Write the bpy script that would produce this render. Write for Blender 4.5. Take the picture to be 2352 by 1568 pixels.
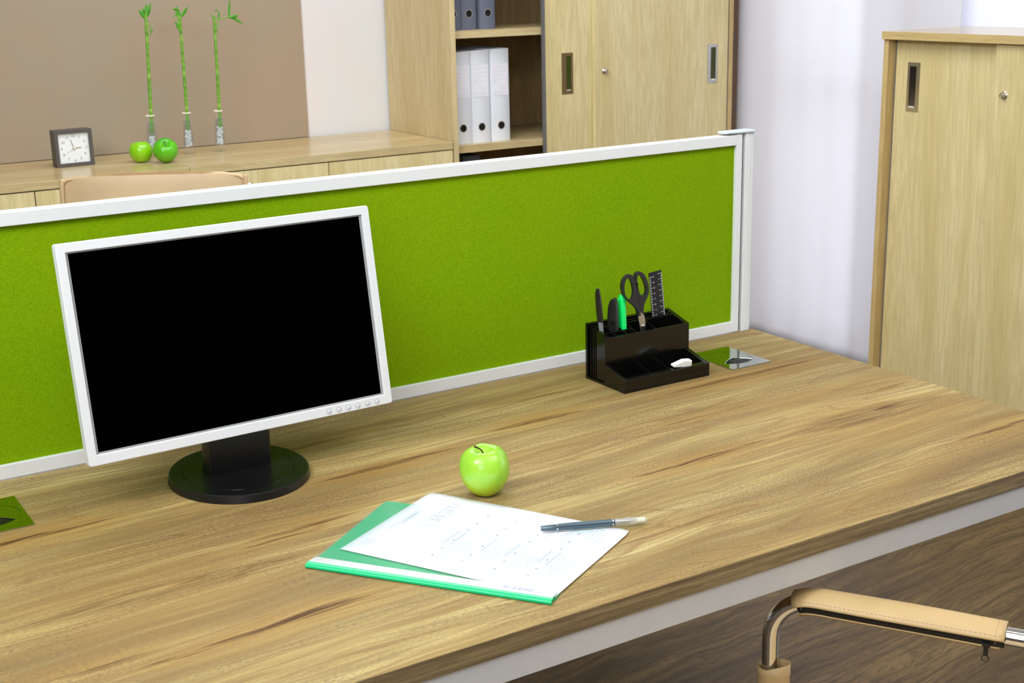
import bpy, bmesh, math, random
from mathutils import Vector, Matrix
random.seed(7)
S = bpy.context.scene
for o in list(bpy.data.objects): bpy.data.objects.remove(o, do_unlink=True)
PI = math.pi
R = math.radians

# ------------------------------------------------------------------ camera
def cam_axes(yaw, pit, rol):
    cy, sy, cp, sp = math.cos(yaw), math.sin(yaw), math.cos(pit), math.sin(pit)
    f = Vector((sy*cp, cy*cp, -sp)); r = Vector((cy, -sy, 0)); u = r.cross(f)
    cr, sr = math.cos(rol), math.sin(rol)
    return cr*r + sr*u, -sr*r + cr*u, f
cam_d = bpy.data.cameras.new('camera'); cam = bpy.data.objects.new('camera', cam_d)
S.collection.objects.link(cam)
ax, ay, af = cam_axes(.55276617, .26849588, -.02254523)
cam.matrix_world = Matrix(((ax.x, ay.x, -af.x, 0), (ax.y, ay.y, -af.y, 0), (ax.z, ay.z, -af.z, 1.435), (0, 0, 0, 1)))
cam_d.sensor_width = 36; cam_d.lens = 3090.55/2352*36
cam_d.clip_start = .05; cam_d.clip_end = 60
cam_d.dof.use_dof = True; cam_d.dof.focus_distance = 2.05; cam_d.dof.aperture_fstop = 17
S.camera = cam

# ------------------------------------------------------------------ world, lights, exposure
W = bpy.data.worlds.new('sky'); S.world = W; W.use_nodes = True
bg = W.node_tree.nodes['Background']; bg.inputs[0].default_value = (.90, .93, 1, 1); bg.inputs[1].default_value = 2.35
S.view_settings.view_transform = 'Standard'; S.view_settings.look = 'None'
S.view_settings.gamma = 1; S.view_settings.use_curve_mapping = False
S.view_settings.exposure = 0.0
def area(name, loc, target, sx, sy, power, col=(1, 1, 1), spread=None):
    l = bpy.data.lights.new(name, 'AREA'); l.shape = 'RECTANGLE'; l.size = sx; l.size_y = sy; l.energy = power; l.color = col
    if spread: l.spread = spread
    o = bpy.data.objects.new(name, l); S.collection.objects.link(o); o.location = loc
    d = Vector(target) - Vector(loc); o.rotation_euler = d.to_track_quat('-Z', 'Y').to_euler()
    return o
# daylight enters by the tall windows in the right wall from the sky itself
# unseen overhead lamps, added to light the desk and the room
area('added_ceiling_lamp', (-.45, .35, 2.70), (-.45, .35, 0), 1.5, 1.5, 25, (.88, .945, 1))
area('added_ceiling_lamp', (1.5, 3.1, 2.70), (1.5, 3.1, 0), 1.8, 1.0, 27, (.88, .945, 1))
area('added_ceiling_lamp', (1.6, .4, 2.70), (1.6, .4, 0), 1.2, 1.2, 9, (.88, .945, 1))
# studio softbox of the photographer, behind and left of the camera
area('softbox_lamp', (-1.3, -1.1, 2.0), (1.2, 2.6, .8), 1.4, 1.4, 32, (.88, .945, 1))

area('added_fill_lamp', (-.9, 1.2, 2.55), (3.4, 3.9, .9), 1.2, .8, 26, (.88, .945, 1), R(110))  # unseen lamps, added to brighten the back right of the room
area('added_fill_lamp', (1.1, 1.0, 2.60), (3.5, 4.0, .9), 1.0, .8, 4, (.88, .945, 1), R(110))

# ------------------------------------------------------------------ material helpers
def lin(c): return tuple(((v/255)/12.92 if v/255 <= .04045 else ((v/255+.055)/1.055)**2.4) for v in c) + (1,)
class N:
    def __init__(s, name):
        s.m = bpy.data.materials.new(name); s.m.use_nodes = True; s.t = s.m.node_tree
        s.b = s.t.nodes['Principled BSDF']; s.out = s.t.nodes['Material Output']
    def n(s, typ, **kw):
        x = s.t.nodes.new(typ)
        for k, v in kw.items():
            if k.startswith('i_'): x.inputs[k[2:]].default_value = v
            else: setattr(x, k, v)
        return x
    def l(s, a, b): s.t.links.new(a, b)
    def math(s, op, a, b=None, c=None, clamp=False):
        x = s.t.nodes.new('ShaderNodeMath'); x.operation = op; x.use_clamp = clamp
        for i, v in enumerate((a, b, c)):
            if v is None: continue
            if isinstance(v, (int, float)): x.inputs[i].default_value = v
            else: s.l(v, x.inputs[i])
        return x.outputs[0]
    def ramp(s, fac, stops, interp='LINEAR'):
        x = s.t.nodes.new('ShaderNodeValToRGB'); e = x.color_ramp.elements; x.color_ramp.interpolation = interp
        while len(e) < len(stops): e.new(.5)
        for i, (p, c) in enumerate(stops):
            e[i].position = p; e[i].color = c if len(c) == 4 else lin(c)
        s.l(fac, x.inputs[0]); return x.outputs[0]
    def mix(s, fac, a, b, mode='MIX'):
        x = s.t.nodes.new('ShaderNodeMix'); x.data_type = 'RGBA'; x.blend_type = mode
        if isinstance(fac, (int, float)): x.inputs[0].default_value = fac
        else: s.l(fac, x.inputs[0])
        for i, v in ((6, a), (7, b)):
            if isinstance(v, tuple): x.inputs[i].default_value = v
            else: s.l(v, x.inputs[i])
        return x.outputs[2]
    def noise(s, vec, scale=1, detail=3, rough=.5, dist=0):
        x = s.n('ShaderNodeTexNoise'); x.inputs['Scale'].default_value = scale; x.inputs['Detail'].default_value = detail
        x.inputs['Roughness'].default_value = rough; x.inputs['Distortion'].default_value = dist
        s.l(vec, x.inputs['Vector']); return x.outputs['Fac']
    def coord(s): return s.n('ShaderNodeTexCoord').outputs['Object']
    def mapv(s, vec, scale=(1, 1, 1), rot=(0, 0, 0), loc=(0, 0, 0)):
        x = s.n('ShaderNodeMapping'); x.inputs['Scale'].default_value = scale; x.inputs['Rotation'].default_value = rot; x.inputs['Location'].default_value = loc
        s.l(vec, x.inputs['Vector']); return x.outputs[0]
    def xyz(s, vec):
        x = s.n('ShaderNodeSeparateXYZ'); s.l(vec, x.inputs[0]); return x.outputs
    def comb(s, a, b, c):
        x = s.n('ShaderNodeCombineXYZ')
        for i, v in enumerate((a, b, c)):
            if isinstance(v, (int, float)): x.inputs[i].default_value = v
            else: s.l(v, x.inputs[i])
        return x.outputs[0]
    def bump(s, h, strength=.2, dist=.001):
        x = s.n('ShaderNodeBump'); x.inputs['Strength'].default_value = strength; x.inputs['Distance'].default_value = dist
        s.l(h, x.inputs['Height']); s.l(x.outputs[0], s.b.inputs['Normal'])
    def set(s, col=None, rough=None, metal=None, **kw):
        if col is not None:
            if isinstance(col, tuple): s.b.inputs['Base Color'].default_value = col
            else: s.l(col, s.b.inputs['Base Color'])
        if rough is not None:
            if isinstance(rough, (int, float)): s.b.inputs['Roughness'].default_value = rough
            else: s.l(rough, s.b.inputs['Roughness'])
        if metal is not None: s.b.inputs['Metallic'].default_value = metal
        for k, v in kw.items(): s.b.inputs[k.replace('_', ' ')].default_value = v
        return s.m

def plain(name, rgb, rough=.5, metal=0, var=.03, scale=40, bump=0, **kw):
    """a plain coat with a faint procedural unevenness"""
    q = N(name); c = lin(rgb); v = q.noise(q.coord(), scale, 3)
    a = tuple(x*(1-var) for x in c[:3]) + (1,); b = tuple(min(1, x*(1+var)) for x in c[:3]) + (1,)
    q.set(q.ramp(v, [(.3, a), (.7, b)]), rough, metal, **kw)
    if bump: q.bump(v, bump, .0006)
    return q.m

def oak(name, grain, light=(212, 190, 148), dark=(190, 164, 117), rough=.42, seed=0, big=1.0):
    """light oak laminate, grain along the given axis"""
    q = N(name); k = {'x': (1.2, 14, 14), 'y': (14, 1.2, 14), 'z': (14, 14, 1.2)}[grain]
    co = q.mapv(q.coord(), (1, 1, 1), (0, 0, 0), (seed, seed*.7, seed*.3))
    wob = q.noise(q.mapv(co, tuple(v*.28 for v in k)), 1, 2)
    wv = q.mapv(co, k)
    ad = q.n('ShaderNodeVectorMath', operation='ADD'); q.l(wv, ad.inputs[0])
    sc = q.n('ShaderNodeVectorMath', operation='SCALE'); q.l(q.comb(wob, wob, wob), sc.inputs[0]); sc.inputs['Scale'].default_value = 1.6*big
    q.l(sc.outputs[0], ad.inputs[1])
    bands = q.noise(ad.outputs[0], .8, 4, .55)
    fine = q.noise(q.mapv(ad.outputs[0], (7, 7, 7) if grain else None), 1, 3, .6)
    pore = q.noise(q.mapv(co, tuple(v*(26 if v > 5 else 9) for v in k)), 1, 2, .6)
    c1 = q.ramp(bands, [(.32, dark), (.62, light)])
    c2 = q.mix(q.ramp(fine, [(.38, (255, 255, 255)), (.62, (0, 0, 0))]), c1, lin(tuple(v*.93 for v in dark)))
    c3 = q.mix(q.math('MULTIPLY', q.ramp(pore, [(.56, (0, 0, 0)), (.7, (255, 255, 255))]), .35), q.mix(.55, c1, c2), lin(tuple(v*.84 for v in dark)))
    q.set(c3, rough); q.bump(pore, .06, .0005)
    return q.m

def desk_wood():
    q = N('rustic_walnut_laminate'); co = q.coord(); x, y, z = q.xyz(co)
    yz = q.math('ADD', y, q.math('MULTIPLY', z, 1.0))
    # wandering grain: low-frequency shift of the cross-grain coordinate
    w1 = q.noise(q.comb(q.math('MULTIPLY', x, 1.3), q.math('MULTIPLY', yz, 4.5), 0), 1, 3, .5)
    w2 = q.noise(q.comb(q.math('MULTIPLY', x, 4.5), q.math('MULTIPLY', yz, 16), 3), 1, 2, .5)
    v = q.math('ADD', yz, q.math('ADD', q.math('MULTIPLY', q.math('SUBTRACT', w1, .5), .11), q.math('MULTIPLY', q.math('SUBTRACT', w2, .5), .014)))
    # slight slope of the grain
    v = q.math('ADD', v, q.math('MULTIPLY', x, -.035))
    b1 = q.noise(q.comb(q.math('MULTIPLY', x, .9), q.math('MULTIPLY', v, 13), 0), 1, 3, .55)
    b2 = q.noise(q.comb(q.math('MULTIPLY', x, 2.2), q.math('MULTIPLY', v, 60), 5), 1, 4, .6)
    b3 = q.noise(q.comb(q.math('MULTIPLY', x, 7), q.math('MULTIPLY', v, 210), 9), 1, 3, .6)
    gold = q.noise(q.comb(q.math('MULTIPLY', x, 1.1), q.math('MULTIPLY', v, 9), 55), 1, 2, .5)
    c = q.ramp(b1, [(.28, (122, 100, 56)), (.42, (156, 133, 80)), (.55, (184, 163, 104)), (.74, (206, 188, 132))])
    c = q.mix(q.math('MULTIPLY', q.ramp(gold, [(.50, (0, 0, 0)), (.68, (255, 255, 255))]), .42), c, lin((180, 142, 76)))
    c = q.mix(q.math('MULTIPLY', q.ramp(b2, [(.40, (255, 255, 255)), (.58, (0, 0, 0))]), .60), c, lin((140, 112, 66)))
    c = q.mix(q.math('MULTIPLY', q.ramp(b2, [(.56, (0, 0, 0)), (.74, (255, 255, 255))]), .30), c, lin((208, 188, 142)))
    c = q.mix(q.math('MULTIPLY', q.ramp(b3, [(.40, (255, 255, 255)), (.56, (0, 0, 0))]), .55), c, lin((134, 107, 64)))
    # growth-ring lines (cathedral arches)
    w3 = q.noise(q.comb(q.math('MULTIPLY', x, .9), q.math('MULTIPLY', yz, 8), 20), 1, 2, .4)
    ring = q.math('FRACT', q.math('MULTIPLY', w3, 20))
    line = q.ramp(ring, [(0, (255, 255, 255)), (.10, (60, 60, 60)), (.22, (0, 0, 0)), (.93, (0, 0, 0)), (1, (255, 255, 255))])
    area_ = q.noise(q.comb(q.math('MULTIPLY', x, 1.5), q.math('MULTIPLY', yz, 5), 40), 1, 1, .5)
    line = q.math('MULTIPLY', line, q.ramp(area_, [(.42, (0, 0, 0)), (.54, (255, 255, 255))]))
    c = q.mix(q.math('MULTIPLY', line, .5), c, lin((126, 92, 48)))
    # pores: short dark dashes
    p = q.noise(q.comb(q.math('MULTIPLY', x, 170), q.math('MULTIPLY', v, 1250), 2), 1, 2, .7)
    pa = q.noise(q.comb(q.math('MULTIPLY', x, 3), q.math('MULTIPLY', v, 18), 12), 1, 2, .5)
    pm = q.math('MULTIPLY', q.ramp(p, [(.48, (0, 0, 0)), (.60, (255, 255, 255))]), q.ramp(pa, [(.32, (50, 50, 50)), (.62, (255, 255, 255))]))
    c = q.mix(q.math('MULTIPLY', pm, .85), c, lin((98, 80, 62)))
    # individual dark cracks and knots of this board: (x, y, half-length, half-width, slope, strength)
    feats = [(.434, 1.446, .035, .005, .1, 1), (.40, 1.437, .17, .020, .05, .55), (1.582, 1.426, .035, .005, .1, 1), (1.53, 1.418, .17, .022, .05, .6),
             (1.504, 1.688, .17, .006, .10, .95), (1.182, 1.416, .14, .0045, .12, 1), (1.094, 1.695, .09, .006, .12, .95), (.812, 1.656, .12, .006, .14, 1),
             (.486, 1.281, .16, .005, .16, 1), (.325, 1.682, .10, .006, .12, 1), (1.648, 1.259, .10, .005, .15, .95), (.614, 1.516, .08, .004, .12, .95),
             (.569, 1.50, .06, .002, .10, .8), (.30, 1.30, .10, .004, .10, .7), (1.656, 1.50, .07, .003, .1, .8), (1.02, 1.24, .12, .0025, .1, .6),
             (1.15, 1.80, .12, .004, .06, .5), (.70, 1.80, .16, .005, .05, .45), (1.33, 1.56, .10, .0025, .08, .6), (.72, 1.22, .09, .003, .12, .6)]
    tot = halo = None
    for fx, fy, hl, hw, sl, st in feats:
        hl *= 1.2; hw *= 1.5
        dx = q.math('SUBTRACT', x, fx)
        dy = q.math('SUBTRACT', q.math('ADD', v, 0), 0)
        yy = q.math('SUBTRACT', q.math('ADD', y, q.math('MULTIPLY', q.math('SUBTRACT', w2, .5), .030)), q.math('MULTIPLY_ADD', dx, sl*.35, fy))
        e = q.math('ADD', q.math('POWER', q.math('ABSOLUTE', q.math('DIVIDE', dx, hl)), 2), q.math('ABSOLUTE', q.math('DIVIDE', yy, hw)))
        m_ = q.math('MULTIPLY', q.math('MULTIPLY', q.math('SUBTRACT', 1, e, clamp=True), 2.2, clamp=True), st)
        e2 = q.math('ADD', q.math('POWER', q.math('ABSOLUTE', q.math('DIVIDE', dx, hl*1.25)), 2), q.math('ABSOLUTE', q.math('DIVIDE', yy, hw*5+.008)))
        h_ = q.math('MULTIPLY', q.math('SUBTRACT', 1, e2, clamp=True), st); halo = h_ if halo is None else q.math('MAXIMUM', halo, h_)
        tot = m_ if tot is None else q.math('MAXIMUM', tot, m_)
    tex = q.noise(q.comb(q.math('MULTIPLY', x, 9), q.math('MULTIPLY', v, 420), 7), 1, 3, .6)
    tot = q.math('MULTIPLY', tot, q.ramp(tex, [(.46, (255, 255, 255)), (.58, (40, 40, 40))]))
    c = q.mix(q.math('MULTIPLY', halo, .55), c, lin((158, 116, 52)))
    c = q.mix(q.math('MULTIPLY', tot, .95), c, lin((74, 46, 18)))
    q.set(c, .62); q.b.inputs['Specular IOR Level'].default_value = .3
    q.bump(q.math('ADD', b3, q.math('MULTIPLY', pm, -.6)), .12, .0006)
    return q.m

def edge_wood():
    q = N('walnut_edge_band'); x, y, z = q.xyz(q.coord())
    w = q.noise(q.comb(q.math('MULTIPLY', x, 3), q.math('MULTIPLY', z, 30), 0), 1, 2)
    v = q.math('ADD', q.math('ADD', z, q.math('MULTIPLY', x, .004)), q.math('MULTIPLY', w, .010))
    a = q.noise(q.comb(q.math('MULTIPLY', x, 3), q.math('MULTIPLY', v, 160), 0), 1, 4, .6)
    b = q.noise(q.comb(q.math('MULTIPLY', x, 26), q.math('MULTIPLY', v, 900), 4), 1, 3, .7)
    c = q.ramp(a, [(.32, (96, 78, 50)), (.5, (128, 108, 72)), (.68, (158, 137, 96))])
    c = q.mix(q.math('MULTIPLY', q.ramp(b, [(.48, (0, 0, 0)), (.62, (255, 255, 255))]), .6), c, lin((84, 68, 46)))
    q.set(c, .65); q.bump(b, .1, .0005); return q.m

def floor_wood():
    q = N('dark_wood_floor'); co = q.mapv(q.coord(), (1, 1, 1), (0, 0, R(-4))); x, y, z = q.xyz(co)
    w1 = q.noise(q.comb(q.math('MULTIPLY', x, 1.6), q.math('MULTIPLY', y, 4), 0), 1, 3, .5)
    v = q.math('ADD', y, q.math('MULTIPLY', q.math('SUBTRACT', w1, .5), .16))
    b1 = q.noise(q.comb(q.math('MULTIPLY', x, 1.1), q.math('MULTIPLY', v, 9), 0), 1, 4, .6)
    b2 = q.noise(q.comb(q.math('MULTIPLY', x, 4), q.math('MULTIPLY', v, 70), 4), 1, 4, .65)
    p = q.noise(q.comb(q.math('MULTIPLY', x, 30), q.math('MULTIPLY', v, 420), 2), 1, 2, .6)
    c = q.ramp(b1, [(.28, (80, 63, 46)), (.5, (112, 90, 62)), (.72, (144, 118, 80))])
    c = q.mix(q.math('MULTIPLY', q.ramp(b2, [(.38, (255, 255, 255)), (.6, (0, 0, 0))]), .75), c, lin((58, 44, 34)))
    c = q.mix(q.math('MULTIPLY', q.ramp(p, [(.5, (0, 0, 0)), (.66, (255, 255, 255))]), .65), c, lin((54, 41, 31)))
    w3 = q.noise(q.comb(q.math('MULTIPLY', x, 1.6), q.math('MULTIPLY', y, 8), 20), 1, 2, .45)
    ring = q.math('FRACT', q.math('MULTIPLY', w3, 18))
    line = q.ramp(ring, [(0, (255, 255, 255)), (.18, (0, 0, 0)), (.9, (0, 0, 0)), (1, (255, 255, 255))])
    ar = q.noise(q.comb(q.math('MULTIPLY', x, 1.3), q.math('MULTIPLY', y, 3), 31), 1, 1, .5)
    c = q.mix(q.math('MULTIPLY', q.math('MULTIPLY', line, q.ramp(ar, [(.48, (0, 0, 0)), (.62, (255, 255, 255))])), .38), c, lin((62, 46, 33)))
    q.set(c, .48); q.bump(b2, .1, .0006)
    return q.m

def fabric_green():
    q = N('lime_green_fabric'); co = q.coord(); x, y, z = q.xyz(co)
    a = q.math('SINE', q.math('MULTIPLY', q.math('ADD', x, z), 1900))
    b = q.math('SINE', q.math('MULTIPLY', q.math('SUBTRACT', x, z), 1900))
    wv = q.math('MULTIPLY', q.math('ADD', q.math('MULTIPLY', a, b), 1), .5)
    nz = q.noise(co, 420, 2, .6); big = q.noise(co, 5, 2)
    f = q.math('ADD', q.math('MULTIPLY', wv, .5), q.math('MULTIPLY', nz, .5))
    c = q.ramp(f, [(.2, (80, 116, 0)), (.5, (116, 154, 2)), (.85, (146, 178, 12))])
    c = q.mix(q.math('MULTIPLY', q.ramp(big, [(.4, (0, 0, 0)), (.65, (255, 255, 255))]), .12), c, lin((146, 160, 0)))
    q.set(c, .95); q.b.inputs['Specular IOR Level'].default_value = .1; q.bump(f, .25, .0005)
    return q.m

def wall_paint(name, rgb, var=.03):
    q = N(name); co = q.coord(); a = q.noise(co, 260, 3, .6); b = q.noise(co, 3.0, 3, .6)
    c = lin(rgb); c2 = lin((min(255, rgb[0]+5), rgb[1]-3, rgb[2]-5))
    q.set(q.mix(q.ramp(b, [(.42, (0, 0, 0)), (.62, (255, 255, 255))]), c, c2), .85); q.b.inputs['Specular IOR Level'].default_value = .15
    q.bump(a, .15, .0008)
    return q.m

def leather(name, rgb):
    q = N(name); co = q.coord(); v = q.n('ShaderNodeTexVoronoi'); v.inputs['Scale'].default_value = 900; q.l(co, v.inputs['Vector'])
    big = q.noise(co, 14, 3); c = lin(rgb)
    q.set(q.ramp(big, [(.3, tuple(k*.93 for k in c[:3])+(1,)), (.7, tuple(min(1, k*1.04) for k in c[:3])+(1,))]), .46)
    q.bump(q.math('ADD', v.outputs['Distance'], big), .12, .0006)
    return q.m

def apple_mat(name, top, body, low, spots=(210, 225, 120)):
    q = N(name); co = q.coord(); x, y, z = q.xyz(co)
    n1 = q.noise(co, 22, 3, .6); h = q.math('ADD', z, q.math('MULTIPLY', q.math('SUBTRACT', n1, .5), .03))
    c = q.ramp(q.math('MULTIPLY', h, 13), [(.05, low), (.40, body), (.78, body), (.97, top)])
    st = q.noise(q.mapv(co, (60, 60, 8)), 1, 3, .6)
    c = q.mix(q.math('MULTIPLY', q.ramp(st, [(.45, (0, 0, 0)), (.7, (255, 255, 255))]), .25), c, lin(top))
    v = q.n('ShaderNodeTexVoronoi'); v.inputs['Scale'].default_value = 190; q.l(co, v.inputs['Vector'])
    c = q.mix(q.math('MULTIPLY', q.ramp(v.outputs['Distance'], [(.08, (255, 255, 255)), (.16, (0, 0, 0))]), .25), c, lin(spots))
    q.set(c, .27); q.b.inputs['Subsurface Weight'].default_value = .12; q.b.inputs['Subsurface Radius'].default_value = (.01, .01, .004)
    q.b.inputs['Coat Weight'].default_value = .25; q.b.inputs['Coat Roughness'].default_value = .12
    return q.m

def glass_mat(name, tint=(.97, .99, .99), rough=.02, body=.06):
    """clear sheet: mostly transparent with a reflecting skin"""
    q = N(name); t = q.t; t.nodes.remove(q.b)
    tr = q.n('ShaderNodeBsdfTransparent'); tr.inputs[0].default_value = (*tint, 1)
    gl = q.n('ShaderNodeBsdfGlossy'); gl.inputs['Roughness'].default_value = rough
    df = q.n('ShaderNodeBsdfDiffuse'); df.inputs[0].default_value = (.9, .93, .95, 1)
    fr = q.n('ShaderNodeLayerWeight'); fr.inputs[0].default_value = .35
    m1 = q.n('ShaderNodeMixShader'); q.l(q.math('MULTIPLY', q.math('POWER', fr.outputs['Facing'], 2.2), .5), m1.inputs[0]) ; q.l(tr.outputs[0], m1.inputs[1]); q.l(gl.outputs[0], m1.inputs[2])
    nz = q.noise(q.coord(), 30, 2)
    m2 = q.n('ShaderNodeMixShader'); q.l(q.math('MULTIPLY', nz, body*2), m2.inputs[0]); q.l(m1.outputs[0], m2.inputs[1]); q.l(df.outputs[0], m2.inputs[2])
    q.l(m2.outputs[0], q.out.inputs[0])
    return q.m

def curtain_mat():
    q = N('sheer_white_voile'); t = q.t; t.nodes.remove(q.b)
    wv = q.noise(q.mapv(q.coord(), (1, 400, 400)), 1, 2)
    tl = q.n('ShaderNodeBsdfTranslucent'); tl.inputs[0].default_value = (.96, .95, 1, 1)
    df = q.n('ShaderNodeBsdfDiffuse'); df.inputs[0].default_value = (.94, .935, .985, 1)
    tr = q.n('ShaderNodeBsdfTransparent'); tr.inputs[0].default_value = (.98, .98, 1, 1)
    a = q.n('ShaderNodeMixShader'); a.inputs[0].default_value = .72; q.l(tl.outputs[0], a.inputs[1]); q.l(df.outputs[0], a.inputs[2])
    b = q.n('ShaderNodeMixShader'); q.l(q.math('MULTIPLY_ADD', wv, .08, .10), b.inputs[0]); q.l(a.outputs[0], b.inputs[1]); q.l(tr.outputs[0], b.inputs[2])
    q.l(b.outputs[0], q.out.inputs[0])
    return q.m

M = dict(
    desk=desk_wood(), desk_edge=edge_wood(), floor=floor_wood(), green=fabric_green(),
    oak_z=oak('oak_upright_grain', 'z', (216, 196, 150), (200, 176, 124)), oak_z2=oak('oak_upright_grain_door', 'z', (232, 216, 166), (216, 196, 138), seed=3.1, big=1.8),
    oak_x=oak('oak_long_grain', 'x', (212, 192, 146), (192, 168, 118), rough=.24), oak_y=oak('oak_cross_grain', 'y', (214, 190, 134), (198, 170, 110), rough=.14),
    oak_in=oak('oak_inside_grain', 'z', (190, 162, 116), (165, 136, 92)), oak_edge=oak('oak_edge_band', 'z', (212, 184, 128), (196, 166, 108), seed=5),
    taupe=wall_paint('taupe_board', (162, 150, 130)), white_wall=wall_paint('off_white_wall', (222, 223, 225)), dark_wall=wall_paint('darkened_unseen_wall', (96, 88, 80)), taupe_strip=wall_paint('taupe_strip', (205, 182, 165)),
    ceil=wall_paint('ceiling_paint', (240, 240, 238)),
    alu=plain('white_lacquered_aluminium', (222, 223, 222), .38, 0, .01), alu2=plain('silver_grey_metal', (196, 194, 192), .45, 0, .02),
    cap=plain('pale_blue_plastic_cap', (200, 210, 216), .4, 0, .01), gap=plain('dark_gap_rubber', (90, 94, 90), .7),
    bezel=plain('white_plastic', (216, 217, 219), .36, 0, .006), shell=plain('grey_green_back_shell', (74, 80, 66), .5),
    screen=plain('black_glossless_screen', (1, 1, 1), .7, 0, .2, **{'Specular_IOR_Level': .0}), lip=plain('grey_inner_lip', (150, 150, 152), .45),
    ink=plain('grey_print_ink', (120, 120, 124), .6),
    blk=plain('black_satin_plastic', (13, 13, 14), .33, 0, .2, 30), blk_gl=plain('black_gloss_plastic', (10, 9, 8), .16, 0, .2, 30),
    blk_soft=plain('black_soft_plastic', (28, 27, 29), .42, 0, .1, 60, .1),
    chrome=plain('polished_chrome', (226, 228, 230), .06, 1, .01), steel=plain('brushed_steel', (196, 192, 186), .3, 1, .03),
    satin=plain('satin_nickel', (205, 200, 195), .22, 1, .02), chrome_dim=plain('mirror_port_plate', (176, 182, 176), .05, 1, .01),
    handle=plain('polished_nickel', (190, 186, 180), .10, 1, .02),
    neon=plain('neon_green_plastic', (0, 232, 108), .4, 0, .03), white=plain('white_rubber', (232, 233, 228), .6),
    paper=plain('white_paper', (234, 236, 242), .75, 0, .008), print=plain('faint_violet_print', (170, 174, 200), .8), print_d=plain('grey_print', (168, 172, 196), .8),
    fgreen=plain('green_folder_plastic', (12, 190, 122), .28, 0, .03), fback=plain('green_folder_sheet', (22, 170, 110), .4, 0, .03),
    strip=plain('white_label_strip', (238, 242, 242), .5, 0, .01), slate=plain('slate_blue_lacquer', (84, 100, 112), .25, .5, .05),
    leather=leather('tan_leather', (198, 168, 118)), leather2=leather('beige_leather', (196, 168, 128)), thread=plain('tan_thread', (184, 146, 98), .8), zip=plain('black_zip_tape', (14, 14, 15), .7, 0, .2, 300),
    clockf=plain('dark_grey_clock_case', (84, 80, 78), .45, 0, .04), dial=plain('white_dial', (232, 235, 235), .5, 0, .01), num=plain('grey_numerals', (120, 128, 116), .6), hand=plain('khaki_hands', (165, 160, 132), .4),
    bgrey=plain('blue_grey_binder_cover', (98, 103, 120), .6, 0, .04, 300, .15), bwhite=plain('white_binder_cover', (226, 228, 234), .5, 0, .01), label=plain('label_paper', (236, 234, 240), .6), labell=plain('label_lines', (196, 200, 204), .7),
    bdark=plain('charcoal_binder_cover', (72, 72, 84), .6), hole=plain('black_hole', (3, 3, 4), .9, 0, .1), pages=plain('paper_block', (206, 206, 204), .8),
    brush=plain('grey_brush_strip', (112, 108, 108), .9, 0, .4, 500, .4), pvc=plain('white_window_frame', (228, 226, 230), .4, 0, .01),
    glass=glass_mat('clear_glass', (.995, 1, 1), .02, .02), film=glass_mat('clear_folder_film', (.90, .96, .95), .25, .05), winglass=glass_mat('window_pane_glass', (.98, .99, 1), .01, .01),
    curtain=curtain_mat(), cork=plain('cream_ring', (232, 228, 208), .6), gel=plain('white_crystal_gel', (242, 242, 242), .35, 0, .04, 200, .4),
    bam=None, leaf=plain('leaf_green', (74, 150, 30), .42, 0, .2, 60), node=plain('bamboo_node', (150, 160, 90), .6),
    clearp=glass_mat('clear_pen_plastic', (.9, .92, .88), .08, .2), pencap=plain('smoky_black_plastic', (24, 22, 22), .25),
    lamp=None, stem=plain('apple_stem', (96, 62, 34), .7, 0, .2, 300),
)
def bamboo_mat():
    q = N('bamboo_green_stalk'); co = q.coord(); x, y, z = q.xyz(co)
    s = q.noise(q.comb(0, 0, q.math('MULTIPLY', z, 45)), 1, 1); st = q.noise(q.mapv(co, (300, 300, 20)), 1, 2)
    c = q.ramp(s, [(.3, (64, 122, 24)), (.5, (110, 168, 44)), (.7, (170, 208, 92))]); c = q.mix(q.math('MULTIPLY', st, .4), c, lin((96, 156, 40)))
    return q.set(c, .4)
M['bam'] = bamboo_mat()
q = N('added_lamp_diffuser'); q.set(lin((250, 250, 248)), .5); q.b.inputs['Emission Color'].default_value = (1, .98, .95, 1); q.b.inputs['Emission Strength'].default_value = 3  # glow of the added ceiling panels
q.l(q.ramp(q.noise(q.coord(), 20, 2), [(.3, (246, 246, 244)), (.7, (252, 252, 250))]), q.b.inputs['Base Color']); M['lamp'] = q.m

# ------------------------------------------------------------------ mesh helpers
def link(o): S.collection.objects.link(o); return o
def obj(name, bm, mat, parent=None, smooth=True, ang=35, bevel=0, seg=2):
    bmesh.ops.recalc_face_normals(bm, faces=bm.faces[:])
    me = bpy.data.meshes.new(name); bm.to_mesh(me); bm.free()
    me.materials.append(mat if not isinstance(mat, str) else M[mat])
    if smooth:
        me.polygons.foreach_set('use_smooth', [True]*len(me.polygons))
        try: me.set_sharp_from_angle(angle=R(ang))
        except Exception: pass
    o = link(bpy.data.objects.new(name, me))
    if parent: o.parent = parent
    if bevel:
        b = o.modifiers.new('bevel', 'BEVEL'); b.width = bevel; b.segments = seg; b.limit_method = 'ANGLE'; b.harden_normals = True
    return o
def empty(name, loc=(0, 0, 0), rz=0, label=None, cat=None, group=None):
    o = link(bpy.data.objects.new(name, None)); o.location = loc; o.rotation_euler = (0, 0, rz); o.empty_display_size = .05
    return tag(o, label, cat, group)
def tag(o, label=None, cat=None, group=None, kind=None):
    if label: o['label'] = label
    if cat: o['category'] = cat
    if group: o['group'] = group
    if kind: o['kind'] = kind
    return o
def new(): return bmesh.new()
def box(bm, a, b):
    """axis box from corner a to corner b"""
    m = Matrix.Translation([(p+q_)/2 for p, q_ in zip(a, b)]) @ Matrix.Diagonal([abs(q_-p) for p, q_ in zip(a, b)] + [1])
    return bmesh.ops.create_cube(bm, size=1, matrix=m)['verts']
def B(name, a, b, mat, parent=None, bevel=0): bm = new(); box(bm, a, b); return obj(name, bm, mat, parent, bevel=bevel, seg=2)
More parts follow.
